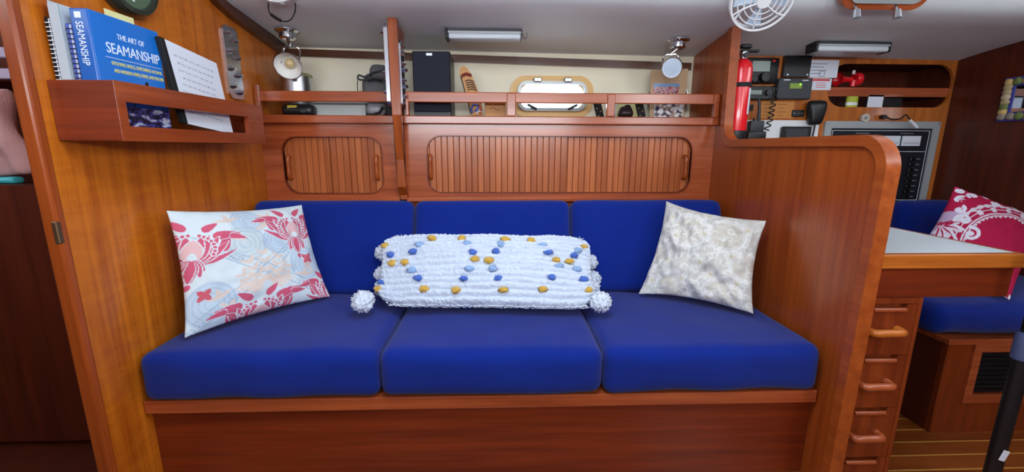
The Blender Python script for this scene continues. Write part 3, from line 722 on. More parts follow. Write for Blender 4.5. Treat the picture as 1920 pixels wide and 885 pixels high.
# long white chenille pillow with coloured tufts and corner pompoms
MDp = [P(716, 444, 'y', 1.640), P(1108, 447, 'y', 1.612), P(1122, 583, 'z', .487), P(703, 577, 'z', .487)]
TL, TR, BR, BL = MDp; nu, nv = 300, 130
bm, uv, nrm = sheet(MDp, nu, nv, .066, pinch=.02, wr=.010, seed=2, power=.50, rnd=.13)
bm.verts.ensure_lookup_table()
for v, (u, w_) in zip(bm.verts, uv):
    wob_ = .012*noise.noise(Vector((u*9, w_*4, 1)))
    rg = abs(math.sin(PI*13*(w_+wob_)))**.45
    fz = noise.noise(Vector((u*150, w_*60, 5)))*.5+noise.noise(Vector((u*60, w_*40, 9)))*.5
    ed = 1-min(1, min(u, 1-u, w_, 1-w_)*14)
    v.co += nrm*(.0210*rg+.0070*fz-.012*(1-ed))*(1 if v.co.dot(nrm) > 0 else 1)+Vector((noise.noise(Vector((u*130, w_*70, 3))), 0, noise.noise(Vector((u*130, w_*70, 7)))))*.006*ed
tp = thing('lumbar_pillow', 'long white chenille pillow with blue and yellow tufts and corner pompoms', 'pillow', (BL+BR)/2, 'scatter pillows')
cov_ = obj('cover', bm, YARN, tp, smooth=180)
col = np.ones((len(uv), 4)); base = np.array(lin((206, 216, 232)))
t_ = np.array([abs(math.sin(PI*13*(b+.012*noise.noise(Vector((a*9, b*4, 1)))))) for a, b in uv])
col[:, :3] = base; setcol(cov_, col)
def fluff(c, rx, ry, nrm_, seed, spike=.35, n=(22, 16), flat=.6):
    """shaggy ball of yarn ends"""
    b = bmesh.new(); x = (TR-TL).normalized(); y = nrm_.cross(x)
    bmesh.ops.create_uvsphere(b, u_segments=n[0], v_segments=n[1], radius=1)
    for v in b.verts:
        d = v.co.copy(); k = 1+spike*noise.noise(d*3.2+Vector((seed*1.7, 0, 0)))+spike*.6*noise.noise(d*8+Vector((0, seed*2.3, 0)))
        v.co = Vector(c)+x*(d.x*rx*k)+y*(d.y*ry*k)+nrm_*(d.z*min(rx, ry)*flat*k)
    return b
def surf(u, v):
    p = TL*(1-u)*(1-v)+TR*u*(1-v)+BR*u*v+BL*(1-u)*v; a, b = max(0, 1-(2*u-1)**2), max(0, 1-(2*v-1)**2)
    return p+nrm*(.066*(a*b)**.50+.009)
YT = plain('mustard_yarn', (222, 174, 62), .95, bump=.8, bscale=600, sheen=.3); BT = plain('cornflower_yarn', (66, 108, 206), .95, bump=.8, bscale=600, sheen=.3)
LT = plain('powder_blue_yarn', (150, 186, 232), .95, bump=.8, bscale=600, sheen=.3); WT = plain('white_yarn', (212, 220, 234), .95, bump=.6, bscale=300, sheen=.3)
tufts = [(655, 125, 'y'), (860, 132, 'y'), (1152, 147, 'y'), (1328, 142, 'y'), (1685, 163, 'y'), (335, 165, 'y'), (575, 185, 'l'), (900, 188, 'l'), (1122, 195, 'l'), (1400, 190, 'l'), (1638, 205, 'l'),
         (380, 250, 'b'), (535, 245, 'b'), (938, 268, 'b'), (1090, 258, 'b'), (1440, 248, 'b'), (1610, 250, 'b'), (400, 320, 'y'), (487, 325, 'y'), (953, 320, 'y'), (1044, 330, 'y'), (1485, 305, 'y'), (1575, 302, 'y'),
         (540, 388, 'l'), (918, 392, 'l'), (1070, 390, 'l'), (1500, 350, 'l'), (1625, 355, 'l'), (330, 445, 'b'), (585, 445, 'b'), (882, 455, 'b'), (1103, 450, 'b'), (1452, 428, 'b'), (1660, 420, 'b'),
         (303, 488, 'y'), (625, 513, 'y'), (832, 522, 'y'), (1137, 518, 'y'), (1392, 507, 'y'), (1690, 487, 'y')]
x0_, x1_, y0_, y1_ = 290, 1750, 85, 598
for k, (a, b, c_) in enumerate(tufts):
    u = min(.985, max(.015, (a-x0_)/(x1_-x0_))); v = .06+.94*min(.955, max(.045, (b-y0_)/(y1_-y0_)))
    r = random.Random(k)
    obj('tuft', fluff(surf(u, v), .0135+.004*r.random(), .0095+.003*r.random(), nrm, k, .5, (14, 10), .8), {'y': YT, 'b': BT, 'l': LT}[c_], tp, smooth=180)
rr = random.Random(5)
for k, (a, b, r) in enumerate([(718, 474, .030), (717, 514, .029), (718, 548, .030), (680, 565, .036), (1106, 492, .029), (1112, 523, .030), (1126, 566, .034), (1110, 550, .028)]):
    if k == 3: c = P(a, b, 'z', .470+r*1.38)
    elif k == 6: c = P(a, b, 'z', .470+r*1.38)
    else: c = P(a, b, 'y', 1.50+.22*(580-b)/140)
    c.z = max(c.z, .470+1.34*r)          # resting on the seat, not in it
    pm = obj('pompom', fluff(c, r, r*1.0, nrm, 40+k, .30, (30, 22), .9), WT, tp, smooth=180)
    bm = bmesh.new()
    for q in range(60):
        d = Vector((rr.gauss(0, 1), rr.gauss(0, 1), rr.gauss(0, 1))).normalized(); d2 = (d+Vector((rr.gauss(0, .3), rr.gauss(0, .3), rr.gauss(0, .3)))).normalized()
        tube([c+d*r*.72, c+d*r*1.0, c+d*r*.9+d2*r*.28], [.0028, .0026, .0014], n=4, bm=bm)
    obj('yarn_ends', bm, WT, pm, smooth=180)['kind'] = 'stuff'
# fringe of loose yarn along the pillow's lower and upper seams
bm = bmesh.new()
for q in range(520):
    u = .05+.9*rr.random(); low = rr.random() < .65
    e_ = .02*4*u*(1-u)+.085*abs(2*u-1)**9
    p = (BL*(1-u)+BR*u).lerp(TL*(1-u)+TR*u, e_ if low else 1-e_); p = p+nrm*(.012*rr.random()); s = -1 if low else 1
    p.z += -.0 if low else -.006
    tube([p+Vector((0, 0, .006)) if low else p-Vector((0, 0, .006)), p+Vector((rr.gauss(0, .005), 0, s*.002))+nrm*.005, p+Vector((rr.gauss(0, .009), 0, s*(.001+.006*rr.random())))+nrm*.012], [.0026, .0024, .0012], n=4, bm=bm)
obj('fringe', bm, WT, tp, smooth=180)['kind'] = 'stuff'
# crimson scroll pillow on the navigation seat
def scroll(U, V, col):
    red = (178, 26, 72); wh = (222, 212, 226); lv = (190, 168, 200)
    col[:, :3] = lin(red)
    cu, cv = .74, .66; d = np.hypot(U-cu, V-cv); th = np.arctan2(V-cv, U-cu)
    out = d > .58
    paint(col, out & (U < .30) & (V > .42), (196, 168, 204))
    paint(col, (d > .40+.012*np.cos(th*52)) & (d < .455), wh); paint(col, np.abs(d-.43) < .006, red)
    paint(col, (np.abs(d-.575) < .022+.008*np.cos(th*44)), wh)
    paint(col, (d > .47) & (d < .545) & (np.cos(th*20) > .55), wh); paint(col, (d > .47) & (d < .545) & (np.abs(np.cos(th*10)) > .93), wh)
    paint(col, arc(U, V, cu, cv, .51, .006), wh)
    for (a, b, r, t, rot, hd) in ((.22, .52, .085, 1.3, 90, 1), (.36, .66, .085, 1.3, 20, 1), (.20, .10, .06, 1.2, 180, 1), (.10, .22, .06, 1.2, 40, -1), (.42, .12, .05, 1.2, 0, 1), (.08, .78, .07, 1.2, 80, 1), (.24, .88, .08, 1.2, 200, -1), (.05, .06, .05, 1.2, 0, 1), (.32, .04, .045, 1.2, 90, 1), (.13, .38, .06, 1.2, 10, 1), (.62, .03, .04, 1.2, 90, 1)):
        paint(col, spiral_mask(U, V, a, b, r, .022, t, rot, hd), (228, 224, 240))
    for k in range(5):
        paint(col, teardrop(U, V, .03, .66, 40+28*k, .28, .026, .4), (226, 220, 236)); paint(col, teardrop(U, V, .03, .66, 40+28*k, .2, .010, .4), red)
    for k in range(26):
        a, b = random.random(), random.random()
        if math.hypot(a-cu, b-cv) > .62: paint(col, spiral_mask(U, V, a, b, .04, .012, 1.1, random.random()*360, 1), red)
YS = 1.78
RDp = [P(1790, 349, 'y', YS), P(1962, 412, 'y', YS-.06), P(1893, 563, 'z', .512), P(1722, 468, 'y', YS-.10)]
o, n = pillow('throw_pillow', 'crimson pillow with white scrollwork on the navigation seat', RDp, 190, 190, .055, scroll, VPRINT, 5, pinch=.03)

# ------------------------------------------------------------------ things on the open shelf
SZ = 1.1665
def at(px_, py_, y): return P(px_, py_, 'y', y)
# loudspeaker
a, b = at(771, 94, 2.0), at(846, 214, 2.0)
t = thing('loudspeaker', 'black bookshelf loudspeaker standing beside the pillar', 'speaker', ((a.x+b.x)/2, 2.08, SZ))
obj('cabinet', B(a.x, b.x, 2.012, 2.19, SZ, a.z, bev=.004), BLACK, t)
obj('grille', B(a.x+.003, b.x-.003, 1.998, 2.013, SZ+.022, a.z-.003, bev=.006, seg=2), NAVYB, t)
obj('badge', B(at(799, 98, 1.997).x, at(810, 98, 1.997).x, 1.996, 1.999, a.z-.022, a.z-.012), BRUSH, t)
obj('base_strip', B(a.x+.003, b.x-.003, 2.006, 2.013, SZ+.004, SZ+.018), DGREY, t)
# carved board
def poly_at(pts, y): return [(at(px_, py_, y).x, at(px_, py_, y).z) for px_, py_ in pts]
pp = poly_at([(862, 130), (868, 124), (876, 128), (884, 140), (892, 158), (899, 178), (904, 200), (906, 217), (884, 217), (876, 190), (868, 160), (862, 142)], 2.06)
pp = [(x, max(z, SZ)) for x, z in pp]
t = thing('carved_board', 'carved wooden board painted with blue and red swirls beside the loudspeaker', 'carving', (pp[6][0], 2.07, SZ))
obj('board', prism(pp[::-1], [], 'xz', 2.05, 2.075), OCHRE, t)
def stroke(pts, y, r): return tube(smoothpath([at(a_, b_, y) for a_, b_ in pts], 4), r, n=6)
obj('band', stroke([(866, 143), (874, 139), (884, 142)], 2.048, .007), plain('red_brown_paint', (120, 44, 26), .5), t)
DKP = plain('dark_outline_paint', (36, 30, 34), .5)
for k in range(5):
    yy = 152+k*4.2; obj('pattern_row', stroke([(872+k*1.2, yy), (880+k*1.3, yy-2), (888+k*1.6, yy+1)], 2.048, .0022), DKP, t)
obj('swirl', stroke([(886, 212), (884, 203), (889, 196), (896, 199), (894, 207), (890, 206)], 2.047, .0045), plain('blue_paint', (66, 96, 196), .4), t)
obj('swirl', stroke([(900, 214), (902, 205), (897, 196)], 2.047, .003), plain('red_paint', (196, 60, 40), .4), t)
obj('swirl', stroke([(893, 214), (897, 208), (903, 210)], 2.047, .003), WTEXT, t)
obj('edge_line', stroke([(864, 143), (870, 165), (877, 190), (883, 214)], 2.048, .0025), DKP, t)
# small wooden block with a drawn sketch
a, b = at(909, 196, 2.02), at(947, 217, 2.02)
t = thing('wooden_plaque', 'small pale wooden plaque with a line drawing beside the carved board', 'plaque', ((a.x+b.x)/2, 2.03, SZ))
obj('plaque', B(a.x, b.x+.004, 2.02, 2.035, SZ, a.z+.012, bev=.002), OCHRE, t)
obj('drawing', stroke([(918, 204), (926, 202), (931, 206), (938, 204)], 2.0195, .001), DKP, t)
# steel canister, pouch, tray, cap, camera bag on the short section
c0 = at(560, 190, 2.10); r = (at(587, 190, 2.1).x-at(533, 190, 2.1).x)/2; ztop = at(560, 140, 2.1).z
t = thing('canister', 'brushed steel canister behind the short shelf rail', 'canister', (c0.x, 2.10, SZ))
obj('body', lathe([(0, 0), (r, 0), (r, ztop-SZ-.012), (r*.97, ztop-SZ-.010), (0, ztop-SZ-.010)], Matrix.Translation((c0.x, 2.10, SZ)), 32), BRUSH, t, smooth=40)
obj('lid', lathe([(r*1.03, ztop-SZ-.012), (r*1.03, ztop-SZ-.002), (r*.9, ztop-SZ+.003), (0, ztop-SZ+.004)], Matrix.Translation((c0.x, 2.10, SZ)), 32), plain('olive_lid', (150, 146, 96), .4), t, smooth=40)
a, b = at(529, 197, 1.995), at(590, 215, 1.995)
t = thing('zip_pouch', 'black and yellow zip pouch lying on the short shelf', 'pouch', ((a.x+b.x)/2, 2.0, SZ))
bm = softbox((b.x-a.x)/2, .03, 0, .046, .018, crown=.006, nx=14, ny=8, nz=6); bmesh.ops.translate(bm, verts=bm.verts, vec=((a.x+b.x)/2, 2.005, SZ)); obj('body', bm, BLACK, t, smooth=60)
obj('yellow_panel', B(a.x+.03, b.x-.065, 1.971, 1.98, SZ+.020, SZ+.044, bev=.003), plain('yellow_nylon', (190, 170, 60), .7), t)
obj('buckle', B(b.x-.05, b.x-.03, 1.969, 1.98, SZ+.012, SZ+.026, bev=.002), DGREY, t)
a, b = at(592, 195, 2.07), at(690, 215, 2.07)
t = thing('storage_tray', 'long pale grey plastic tray on the short shelf', 'tray', ((a.x+b.x)/2, 2.08, SZ))
TRAY = plain('pale_tray_plastic', (196, 206, 206), .35)
obj('shell', B(a.x, b.x, 2.04, 2.12, SZ, SZ+.058, bev=.008, seg=2), TRAY, t)
obj('rim', B(a.x-.004, b.x+.004, 2.036, 2.124, SZ+.056, SZ+.066, bev=.003), TRAY, t)
a = at(709, 205, 1.99)
t = thing('hard_case', 'rounded grey case leaning beside the pillar on the short shelf', 'case', (a.x, 2.0, SZ))
bm = softbox(.042, .03, 0, .062, .028, crown=.006, nx=14, ny=10, nz=8); bmesh.ops.translate(bm, verts=bm.verts, vec=(a.x-.014, 2.01, SZ)); obj('shell', bm, plain('grey_case', (150, 152, 158), .45), t, smooth=60)
obj('dark_band', tube([(a.x-.05, 1.978, SZ+.004), (a.x-.02, 1.977, SZ+.006), (a.x+.010, 1.977, SZ+.016), (a.x+.024, 1.98, SZ+.04)], .006, n=8), BLACKM, t, smooth=60)
a, b = at(672, 130, 2.12), at(720, 172, 2.12)
t = thing('camera_bag', 'crumpled grey bag with a looped strap behind the short shelf rail', 'bag', ((a.x+b.x)/2, 2.15, SZ))
bm = softbox(.07, .042, 0, .185, .04, crown=.02, nx=18, ny=12, nz=14, wob=.02, seed=4); bmesh.ops.translate(bm, verts=bm.verts, vec=(b.x-.045, 2.172, SZ+.006)); obj('body', bm, GREY, t, smooth=80)
bm = softbox(.045, .035, 0, .05, .02, crown=.01, nx=12, ny=8, nz=6, wob=.02, seed=8); bmesh.ops.translate(bm, verts=bm.verts, vec=(b.x-.02, 2.14, SZ+.175)); obj('flap', bm, GREY, t, smooth=80)
obj('zip_opening', stroke([(690, 152), (702, 149), (716, 153)], 2.095, .005), BLACKM, t)
obj('strap', stroke([(720, 132), (700, 136), (684, 144), (673, 141), (671, 147), (678, 150), (690, 147)], 2.095, .0045), DGREY, t, smooth=60)
obj('cord', stroke([(671, 148), (670, 160), (671, 172), (673, 190)], 2.10, .002), BLACKM, t)
# straps, dark trinket and cards by the partition
pic = poly_at([(1207, 141), (1290, 131), (1281, 216), (1217, 216)], 2.14)
t = thing('picture_card', 'brown photo card with people in red leaning in the shelf corner', 'card', (at(1250, 215, 2.14).x, 2.12, SZ))
zb = SZ
q = [(pic[0][0]+.03, pic[0][1]+.02), (pic[1][0]-.004, pic[1][1]+.004), (pic[2][0], zb), (pic[3][0], zb)]
obj('card', prism(q[::-1], [], 'xz', 2.13, 2.136), plain('tan_card', (190, 158, 122), .6), t)
def grid_print(x0, x1, z0, z1, y, fn, name, parent, n=(44, 34)):
    bm = bmesh.new(); g = [[bm.verts.new((x0+(x1-x0)*i/n[0], y, z0+(z1-z0)*j/n[1])) for i in range(n[0]+1)] for j in range(n[1]+1)]
    for j in range(n[1]):
        for i in range(n[0]): bm.faces.new((g[j][i], g[j][i+1], g[j+1][i+1], g[j+1][i]))
    cols = [(*lin(fn(i/n[0], j/n[1])), 1) for j in range(n[1]+1) for i in range(n[0]+1)]
    o = obj(name, bm, VGLOSS, parent); setcol(o, cols); return o
def crowd(u, v):
    n1 = noise.noise(Vector((u*9, v*5, 1))); n2 = noise.noise(Vector((u*16, v*10, 4)))
    if v > .72+.12*n1: return (120, 150, 190)
    if n2 > .18: return (196, 60, 66)
    if n2 > 0: return (226, 206, 196)
    if n1 > .1: return (90, 50, 50)
    return (150, 120, 150)
a, b = at(1226, 156, 2.128), at(1272, 182, 2.128); grid_print(a.x, b.x, b.z, a.z, 2.1285, crowd, 'photo_print', t)
def lower(u, v):
    n1 = noise.noise(Vector((u*7, v*5, 11))); return (230, 232, 236) if n1 > .05 else ((176, 150, 136) if n1 > -.2 else (60, 60, 90))
a, b = at(1228, 193, 2.122), at(1280, 216, 2.122); t = thing('postcard', 'pale printed postcard propped against the brown photo card', 'postcard', ((a.x+b.x)/2, 2.124, SZ)); obj('card', B(a.x, b.x, 2.1225, 2.126, SZ, a.z), PAPER, t); grid_print(a.x+.002, b.x-.002, SZ+.002, a.z-.002, 2.122, lower, 'printed_picture', t)
t = thing('round_tray', 'dark round tray edge standing behind the photo card', 'tray', (at(1222, 215, 2.17).x, 2.18, SZ))
cc = at(1252, 190, 2.19)
obj('disc', lathe([(0, 0), (.098, 0), (.102, .004), (.102, .012), (0, .012)], frame((cc.x, 2.20, SZ+.102), (1, 0, 0), (0, 0, 1), (0, -1, 0)), 32), plain('dark_brown_tray', (84, 64, 60), .4), t)
obj('rim', tube([(cc.x+.100*math.cos(2*PI*i/32), 2.186, SZ+.102+.100*math.sin(2*PI*i/32)) for i in range(32)], .003, n=6, closed=True), BRUSH, t)
for lab, x_, y_, ln in (('dark woven strap leaning beside the portlight', 1122, 2.08, .07), ('dark woven strap leaning beside the photo card', 1200, 2.05, .075)):
    a = at(x_, 215, y_); t = thing('strap', lab, 'strap', (a.x, y_, SZ))
    Ms = Matrix.Translation((a.x+.012, y_, SZ))@Matrix.Rotation(-.28, 4, 'Y'); bm = bmesh.new(); box(bm, -.018, .018, -.003, .003, .006, ln+.02, bev=.001, M=Ms); obj('webbing', bm, BLACKM, t)
    bm = bmesh.new()
    for k in range(4): box(bm, -.010+.014*(k % 2), -.004+.014*(k % 2), -.0045, .0, .014+.018*k, .018+.018*k, M=Ms)
    obj('pattern', bm, OCHRE, t)
a = at(1174, 210, 2.04); t = thing('trinket', 'dark rounded carved trinket in front of a pale card on the shelf', 'ornament', (a.x, 2.05, SZ))
bm = softbox(.036, .025, 0, .045, .022, crown=.010, nx=12, ny=8, nz=6, wob=.006, seed=3); bmesh.ops.translate(bm, verts=bm.verts, vec=(a.x, 2.05, SZ)); obj('body', bm, plain('dark_carving', (42, 28, 32), .4), t, smooth=60)
obj('cap_knob', lathe([(.016, 0), (.013, .01), (0, .014)], Matrix.Translation((a.x+.008, 2.05, SZ+.05)), 12), MATS['dark_carving'], t, smooth=60)
a, b = at(1156, 190, 2.14), at(1200, 216, 2.14); t = thing('greeting_card', 'pale yellow card standing behind the dark trinket', 'card', ((a.x+b.x)/2, 2.15, SZ))
obj('front', B(a.x, b.x, 2.14, 2.142, SZ, SZ+.09), PAPERY, t); obj('border', B(a.x-.004, a.x, 2.139, 2.143, SZ, SZ+.09), WTEXT, t)

# ------------------------------------------------------------------ ceiling lamps, strip lights and fans
def spot(label, base, head, aim, lens, k=1.0):
    """adjustable chrome reading lamp: ceiling rose, stem, yoke and conical shade"""
    t = thing('reading_lamp', label, 'lamp', base, 'chrome reading lamps')
    zc_ = ceil_z(base[1], base[0]); bx_, by_ = base[0], base[1]
    Mb = Matrix.Translation((bx_, by_, zc_))
    obj('ceiling_rose', lathe([(0, 0), (.050, 0), (.050, -.006), (.042, -.012), (.034, -.014), (.034, -.034), (.028, -.040), (0, -.040)], Mb, 28), CHROME, t, smooth=35)
    hd = Vector(head); ax = Vector(aim).normalized()                    # shade axis towards its mouth
    top = hd-ax*.075; side = ax.cross(Vector((0, 0, 1))).normalized()
    obj('stem', cyl((bx_, by_, zc_-.038), (top.x, top.y, top.z+.055), .007, n=10), CHROME, t, smooth=60)
    yk = Vector((top.x, top.y, top.z+.052))
    obj('yoke', tube(smoothpath([hd-ax*.03+side*.036, yk+side*.034-Vector((0, 0, .02)), yk+side*.022, yk, yk-side*.022, yk-side*.034-Vector((0, 0, .02)), hd-ax*.03-side*.036], 4), .0042, n=6), CHROME, t, smooth=60)
    Mh = frame(hd, side, ax.cross(side), ax)@Matrix.Scale(k, 4)
    sh = obj('shade', lathe([(0, -.092), (.018, -.090), (.024, -.076), (.030, -.055), (.052, -.006), (.057, 0), (.054, .001)], Mh, 28), BRUSH, t, smooth=50)
    obj('shade_lining', lathe([(.054, .001), (.050, -.006), (.028, -.052), (.012, -.062), (0, -.062)], Mh, 28), SHADEW, sh, smooth=50)
    obj('rim', tube([Mh@Vector((.0565*math.cos(2*PI*i/28), .0565*math.sin(2*PI*i/28), 0)) for i in range(28)], .0022, n=6, closed=True), CHROME, sh, smooth=60)
    if lens: obj('lens', lathe([(0, -.002), (.03, -.003), (.052, -.006), (.052, -.012), (0, -.012)], Mh, 28), FROST, t, smooth=60)
    else: obj('bulb', lathe([(0, -.010), (.010, -.012), (.019, -.022), (.020, -.032), (.012, -.046), (.010, -.06), (0, -.06)], Mh, 16), BULB, t, smooth=60)
b1 = P(538, 55, 'y', 2.03); spot('chrome reading lamp with open white shade above the short shelf', (b1.x, 2.03, 1.42), P(540, 124, 'y', 1.95), (.10, -.82, -.50), False)
b2 = P(1270, 96, 'y', 2.03); spot('chrome reading lamp with frosted lens above the photo card', (b2.x, 2.03, 1.40), P(1260, 127, 'y', 1.97), (-.25, -.93, -.22), True, .76)
def strip(label, x0, x1, y, hook=False, wd=.035):
    z = ceil_z(y, (x0+x1)/2)
    t = thing('strip_light', label, 'light', ((x0+x1)/2, y, z-.04), 'ceiling strip lights')
    obj('housing', B(x0, x1, y-wd, y+wd, z-.016, z+.004), ALU, t)
    obj('end_cap', B(x0-.012, x0, y-wd-.002, y+wd+.002, z-.040, z+.004, bev=.003), BLACK, t)
    obj('end_cap', B(x1, x1+.006, y-wd-.002, y+wd+.002, z-.040, z+.004, bev=.003), BRUSH if hook else BLACK, t)
    obj('dark_lip', B(x0, x1, y-wd-.003, y-wd+.003, z-.008, z+.003), DGREY, t)
    obj('diffuser', B(x0, x1, y-wd+.002, y+wd-.002, z-.038, z-.014, bev=.008, seg=3), plain('diffuser_plastic', (214, 224, 232), .35) if 'diffuser_plastic' not in MATS else MATS['diffuser_plastic'], t, smooth=60)
    if hook: obj('hook', tube(smoothpath([(x1+.006, y-.02, z-.012), (x1+.016, y-.028, z-.034), (x1+.024, y-.03, z-.03), (x1+.026, y-.03, z-.012)], 4), .003, n=6), BRUSH, t, smooth=60)
strip('slim white strip light on the ceiling above the long shelf', P(842, 80, 'y', 1.99).x, P(976, 84, 'y', 1.99).x, 1.99, True)
strip('white strip light on the ceiling above the instrument panel', P(1524, 96, 'y', 2.03).x, P(1655, 100, 'y', 2.03).x, 2.03)
def fan(label, c, aim, r, cup=None):
    c = Vector(c); ax = Vector(aim).normalized(); s = ax.cross(Vector((0, 0, 1))).normalized(); Mf = frame(c, s, ax.cross(s), ax)
    t = thing('cabin_fan', label, 'fan', c-Vector((0, 0, r)), 'white cabin fans')
    ring = lambda rr, z, tr, nm: obj(nm, tube([Mf@Vector((rr*math.cos(2*PI*i/36), rr*math.sin(2*PI*i/36), z)) for i in range(36)], tr, n=6, closed=True), WHITE, t, smooth=60)
    ring(r, 0, .0045, 'rim_ring'); ring(r*.97, -.03, .0045, 'rim_ring')
    for k in range(3): ring(r*(.42+.19*k), .012-.004*k, .0022, 'guard_ring')
    for k in range(6):
        a_ = 2*PI*k/6+.3
        obj('guard_spoke', tube([Mf@Vector((rr*math.cos(a_+q*.5), rr*math.sin(a_+q*.5), z)) for rr, z, q in ((r*.2, .016, 0), (r*.5, .013, .1), (r*.8, .007, .25), (r, 0, .4))], .003, n=6), WHITE, t, smooth=60)
    obj('hub', lathe([(0, .022), (r*.22, .020), (r*.26, .012), (r*.26, -.01), (0, -.01)], Mf, 20), WHITE, t, smooth=40)
    for k in range(4):
        bm = bmesh.new(); a_ = 2*PI*k/4
        vs = []
        for side in (0, .0015):
            for (rr, da, z) in ((.25, -.25, -.012), (.88, -.36, -.020), (.92, .22, -.006), (.25, .3, -.004)): vs.append(bm.verts.new(Mf@Vector((r*rr*math.cos(a_+da), r*rr*math.sin(a_+da), z+side))))
        for f in ((0, 1, 2, 3), (4, 5, 6, 7), (0, 1, 5, 4), (1, 2, 6, 5), (2, 3, 7, 6), (3, 0, 4, 7)): bm.faces.new([vs[i] for i in f])
        obj('blade', bm, FROST, t)
    obj('motor_housing', lathe([(r*.3, -.03), (r*.34, -.05), (r*.28, -.085), (0, -.09)], Mf, 20), WHITE, t, smooth=40)
    for k in range(3):
        a_ = 2*PI*k/3+.8; obj('rear_arm', tube([Mf@Vector((rr*math.cos(a_), rr*math.sin(a_), z)) for rr, z in ((r*.97, -.03), (r*.6, -.05), (r*.28, -.05))], .004, n=6), WHITE, t, smooth=60)
    m = c-ax*.09; zc_ = ceil_z(min(m.y+.05, 2.2), m.x)
    obj('mount', cyl(m+ax*.02, (m.x, m.y+.05, zc_+.002), .012, n=10), WHITE, t, smooth=60)
fan('white caged fan above the fire extinguisher', P(1430, 0, 'y', 1.55), (-.15, -.80, -.50), .098)
fan('white caged fan above the open reading lamp', P(505, -50, 'y', 1.66), (.2, -.75, -.60), .092)
wv = lambda a_, b_: P(a_, b_, 'y', 1.80)
t = thing('fan_cord', 'thin dark power cord looping below the fan by the reading lamp', 'cord', wv(530, 40))
obj('wire', tube(smoothpath([P(503, 6, 'y', 1.74), wv(504, 20), wv(512, 31), wv(530, 40), wv(545, 37), wv(553, 22), P(554, 6, 'y', 1.76)], 5), .0022, n=6), BLACKM, t, smooth=60)
obj('inline_plug', tube([wv(508, 27), wv(516, 33), wv(527, 39)], .006, n=8), BLACK, t, smooth=60)

# ------------------------------------------------------------------ navigation station
NX0 = XR+.021
c0, c1 = P(1559, 119, 'y', YN), P(1778, 202, 'y', YN)
cut = rrect(c0.x, c1.x, c1.z, c0.z, .085, 10)
hc = P(1680, 427, 'y', YN); hr = .075
circ = [(hc.x+hr*math.cos(2*PI*i/24), hc.z+hr*math.sin(2*PI*i/24)) for i in range(24)]
nzt = [(x, ceil_z(YN, x)-.001) for x in (XE-.001, NX0)]
wn = tag(obj('wall_navigation', prism([(NX0, 0), (XE-.001, 0)]+nzt, [cut, circ], 'xz', YN, YN+.016), NAVW), 'light teak instrument panel wall with a rounded locker opening', kind='structure')
obj('opening_batten', B(c0.x-.01, c1.x+.01, YN+.017, YN+.03, P(1600, 180, 'y', YN).z, P(1600, 163, 'y', YN).z), TEAKX, wn)
obj('locker_back', B(c0.x-.03, c1.x+.03, 2.46, 2.47, c1.z-.02, c0.z+.02), DARKW, wn)
obj('locker_top', B(c0.x-.03, c1.x+.03, YN+.0165, 2.46, c0.z+.008, c0.z+.018), DARKW, wn)
for x_ in (c0.x-.03, c1.x+.02): obj('locker_side', B(x_, x_+.01, YN+.0165, 2.46, c1.z-.02, c0.z+.02), DARKW, wn)
tag(obj('wall_outer', B(XR+.021, 2.4, 2.48, 2.52, ZB, 1.62), HULLC), 'hull side behind the instrument panel', kind='structure')
obj('locker_floor', B(c0.x-.02, c1.x+.02, YN+.0165, 2.46, c1.z-.014, c1.z-.002), DARKW, wn)
obj('hole_back', B(hc.x-.1, hc.x+.1, 2.46, 2.465, hc.z-.1, hc.z+.1), BLACKM, wn)
N = lambda a_, b_, d=0: P(a_, b_, 'y', YN-d)
def nbox(x0, y0, x1, y1, d0, d1, **k):            # box on the panel between two photo corners, d0..d1 proud of it
    a_, b_ = N(x0, y0, d1), N(x1, y1, d1); return B(a_.x, b_.x, YN-d1, YN-d0, b_.z, a_.z, **k)
def nrod(x, y, r, d0, d1, n=16, r2=None):
    c_ = N(x, y, d1); return cyl((c_.x, YN-d0, c_.z), (c_.x, YN-d1, c_.z), r, r2, n=n)
# marine radio
t = thing('marine_radio', 'black marine radio with grey display behind the fire extinguisher', 'radio', N(1432, 156))
obj('body', nbox(1403, 107, 1458, 156, 0, .035, bev=.008, seg=2), BLACK, t, smooth=40)
obj('display', nbox(1412, 114, 1443, 134, .034, .0365), LCD, t)
obj('knob', nrod(1436, 144, .024, .035, .055, 20, .02), BLACK, t, smooth=40); obj('knob', nrod(1415, 147, .014, .035, .05, 16), BLACK, t, smooth=40)
obj('button', nbox(1450, 112, 1454, 116, .035, .038), RED, t)
t = thing('stereo', 'black car stereo below the marine radio', 'stereo', N(1430, 188))
obj('body', nbox(1403, 161, 1452, 187, 0, .028, bev=.004), BLACK, t); obj('display', nbox(1408, 169, 1428, 177, .027, .0295), LCD, t); obj('volume_knob', nrod(1443, 173, .014, .028, .040), DGREY, t, smooth=40)
obj('button_row', nbox(1408, 180, 1440, 183, .027, .0295), DGREY, t)
t = thing('coiled_cord', 'black coiled microphone cord hanging on the panel', 'cord', N(1440, 245))
hp = smoothpath([N(1452, 158, .03), N(1451, 182, .03), N(1446, 200, .03), N(1444, 215, .03), N(1440, 230, .03), N(1434, 245, .03)], 14)
obj('coil', tube([p+Vector((.013*math.cos(i*.72)*(i > 14), -.010+.006*math.sin(i*.72), 0)) for i, p in enumerate(hp)], .0032, n=6), BLACK, t, smooth=60)
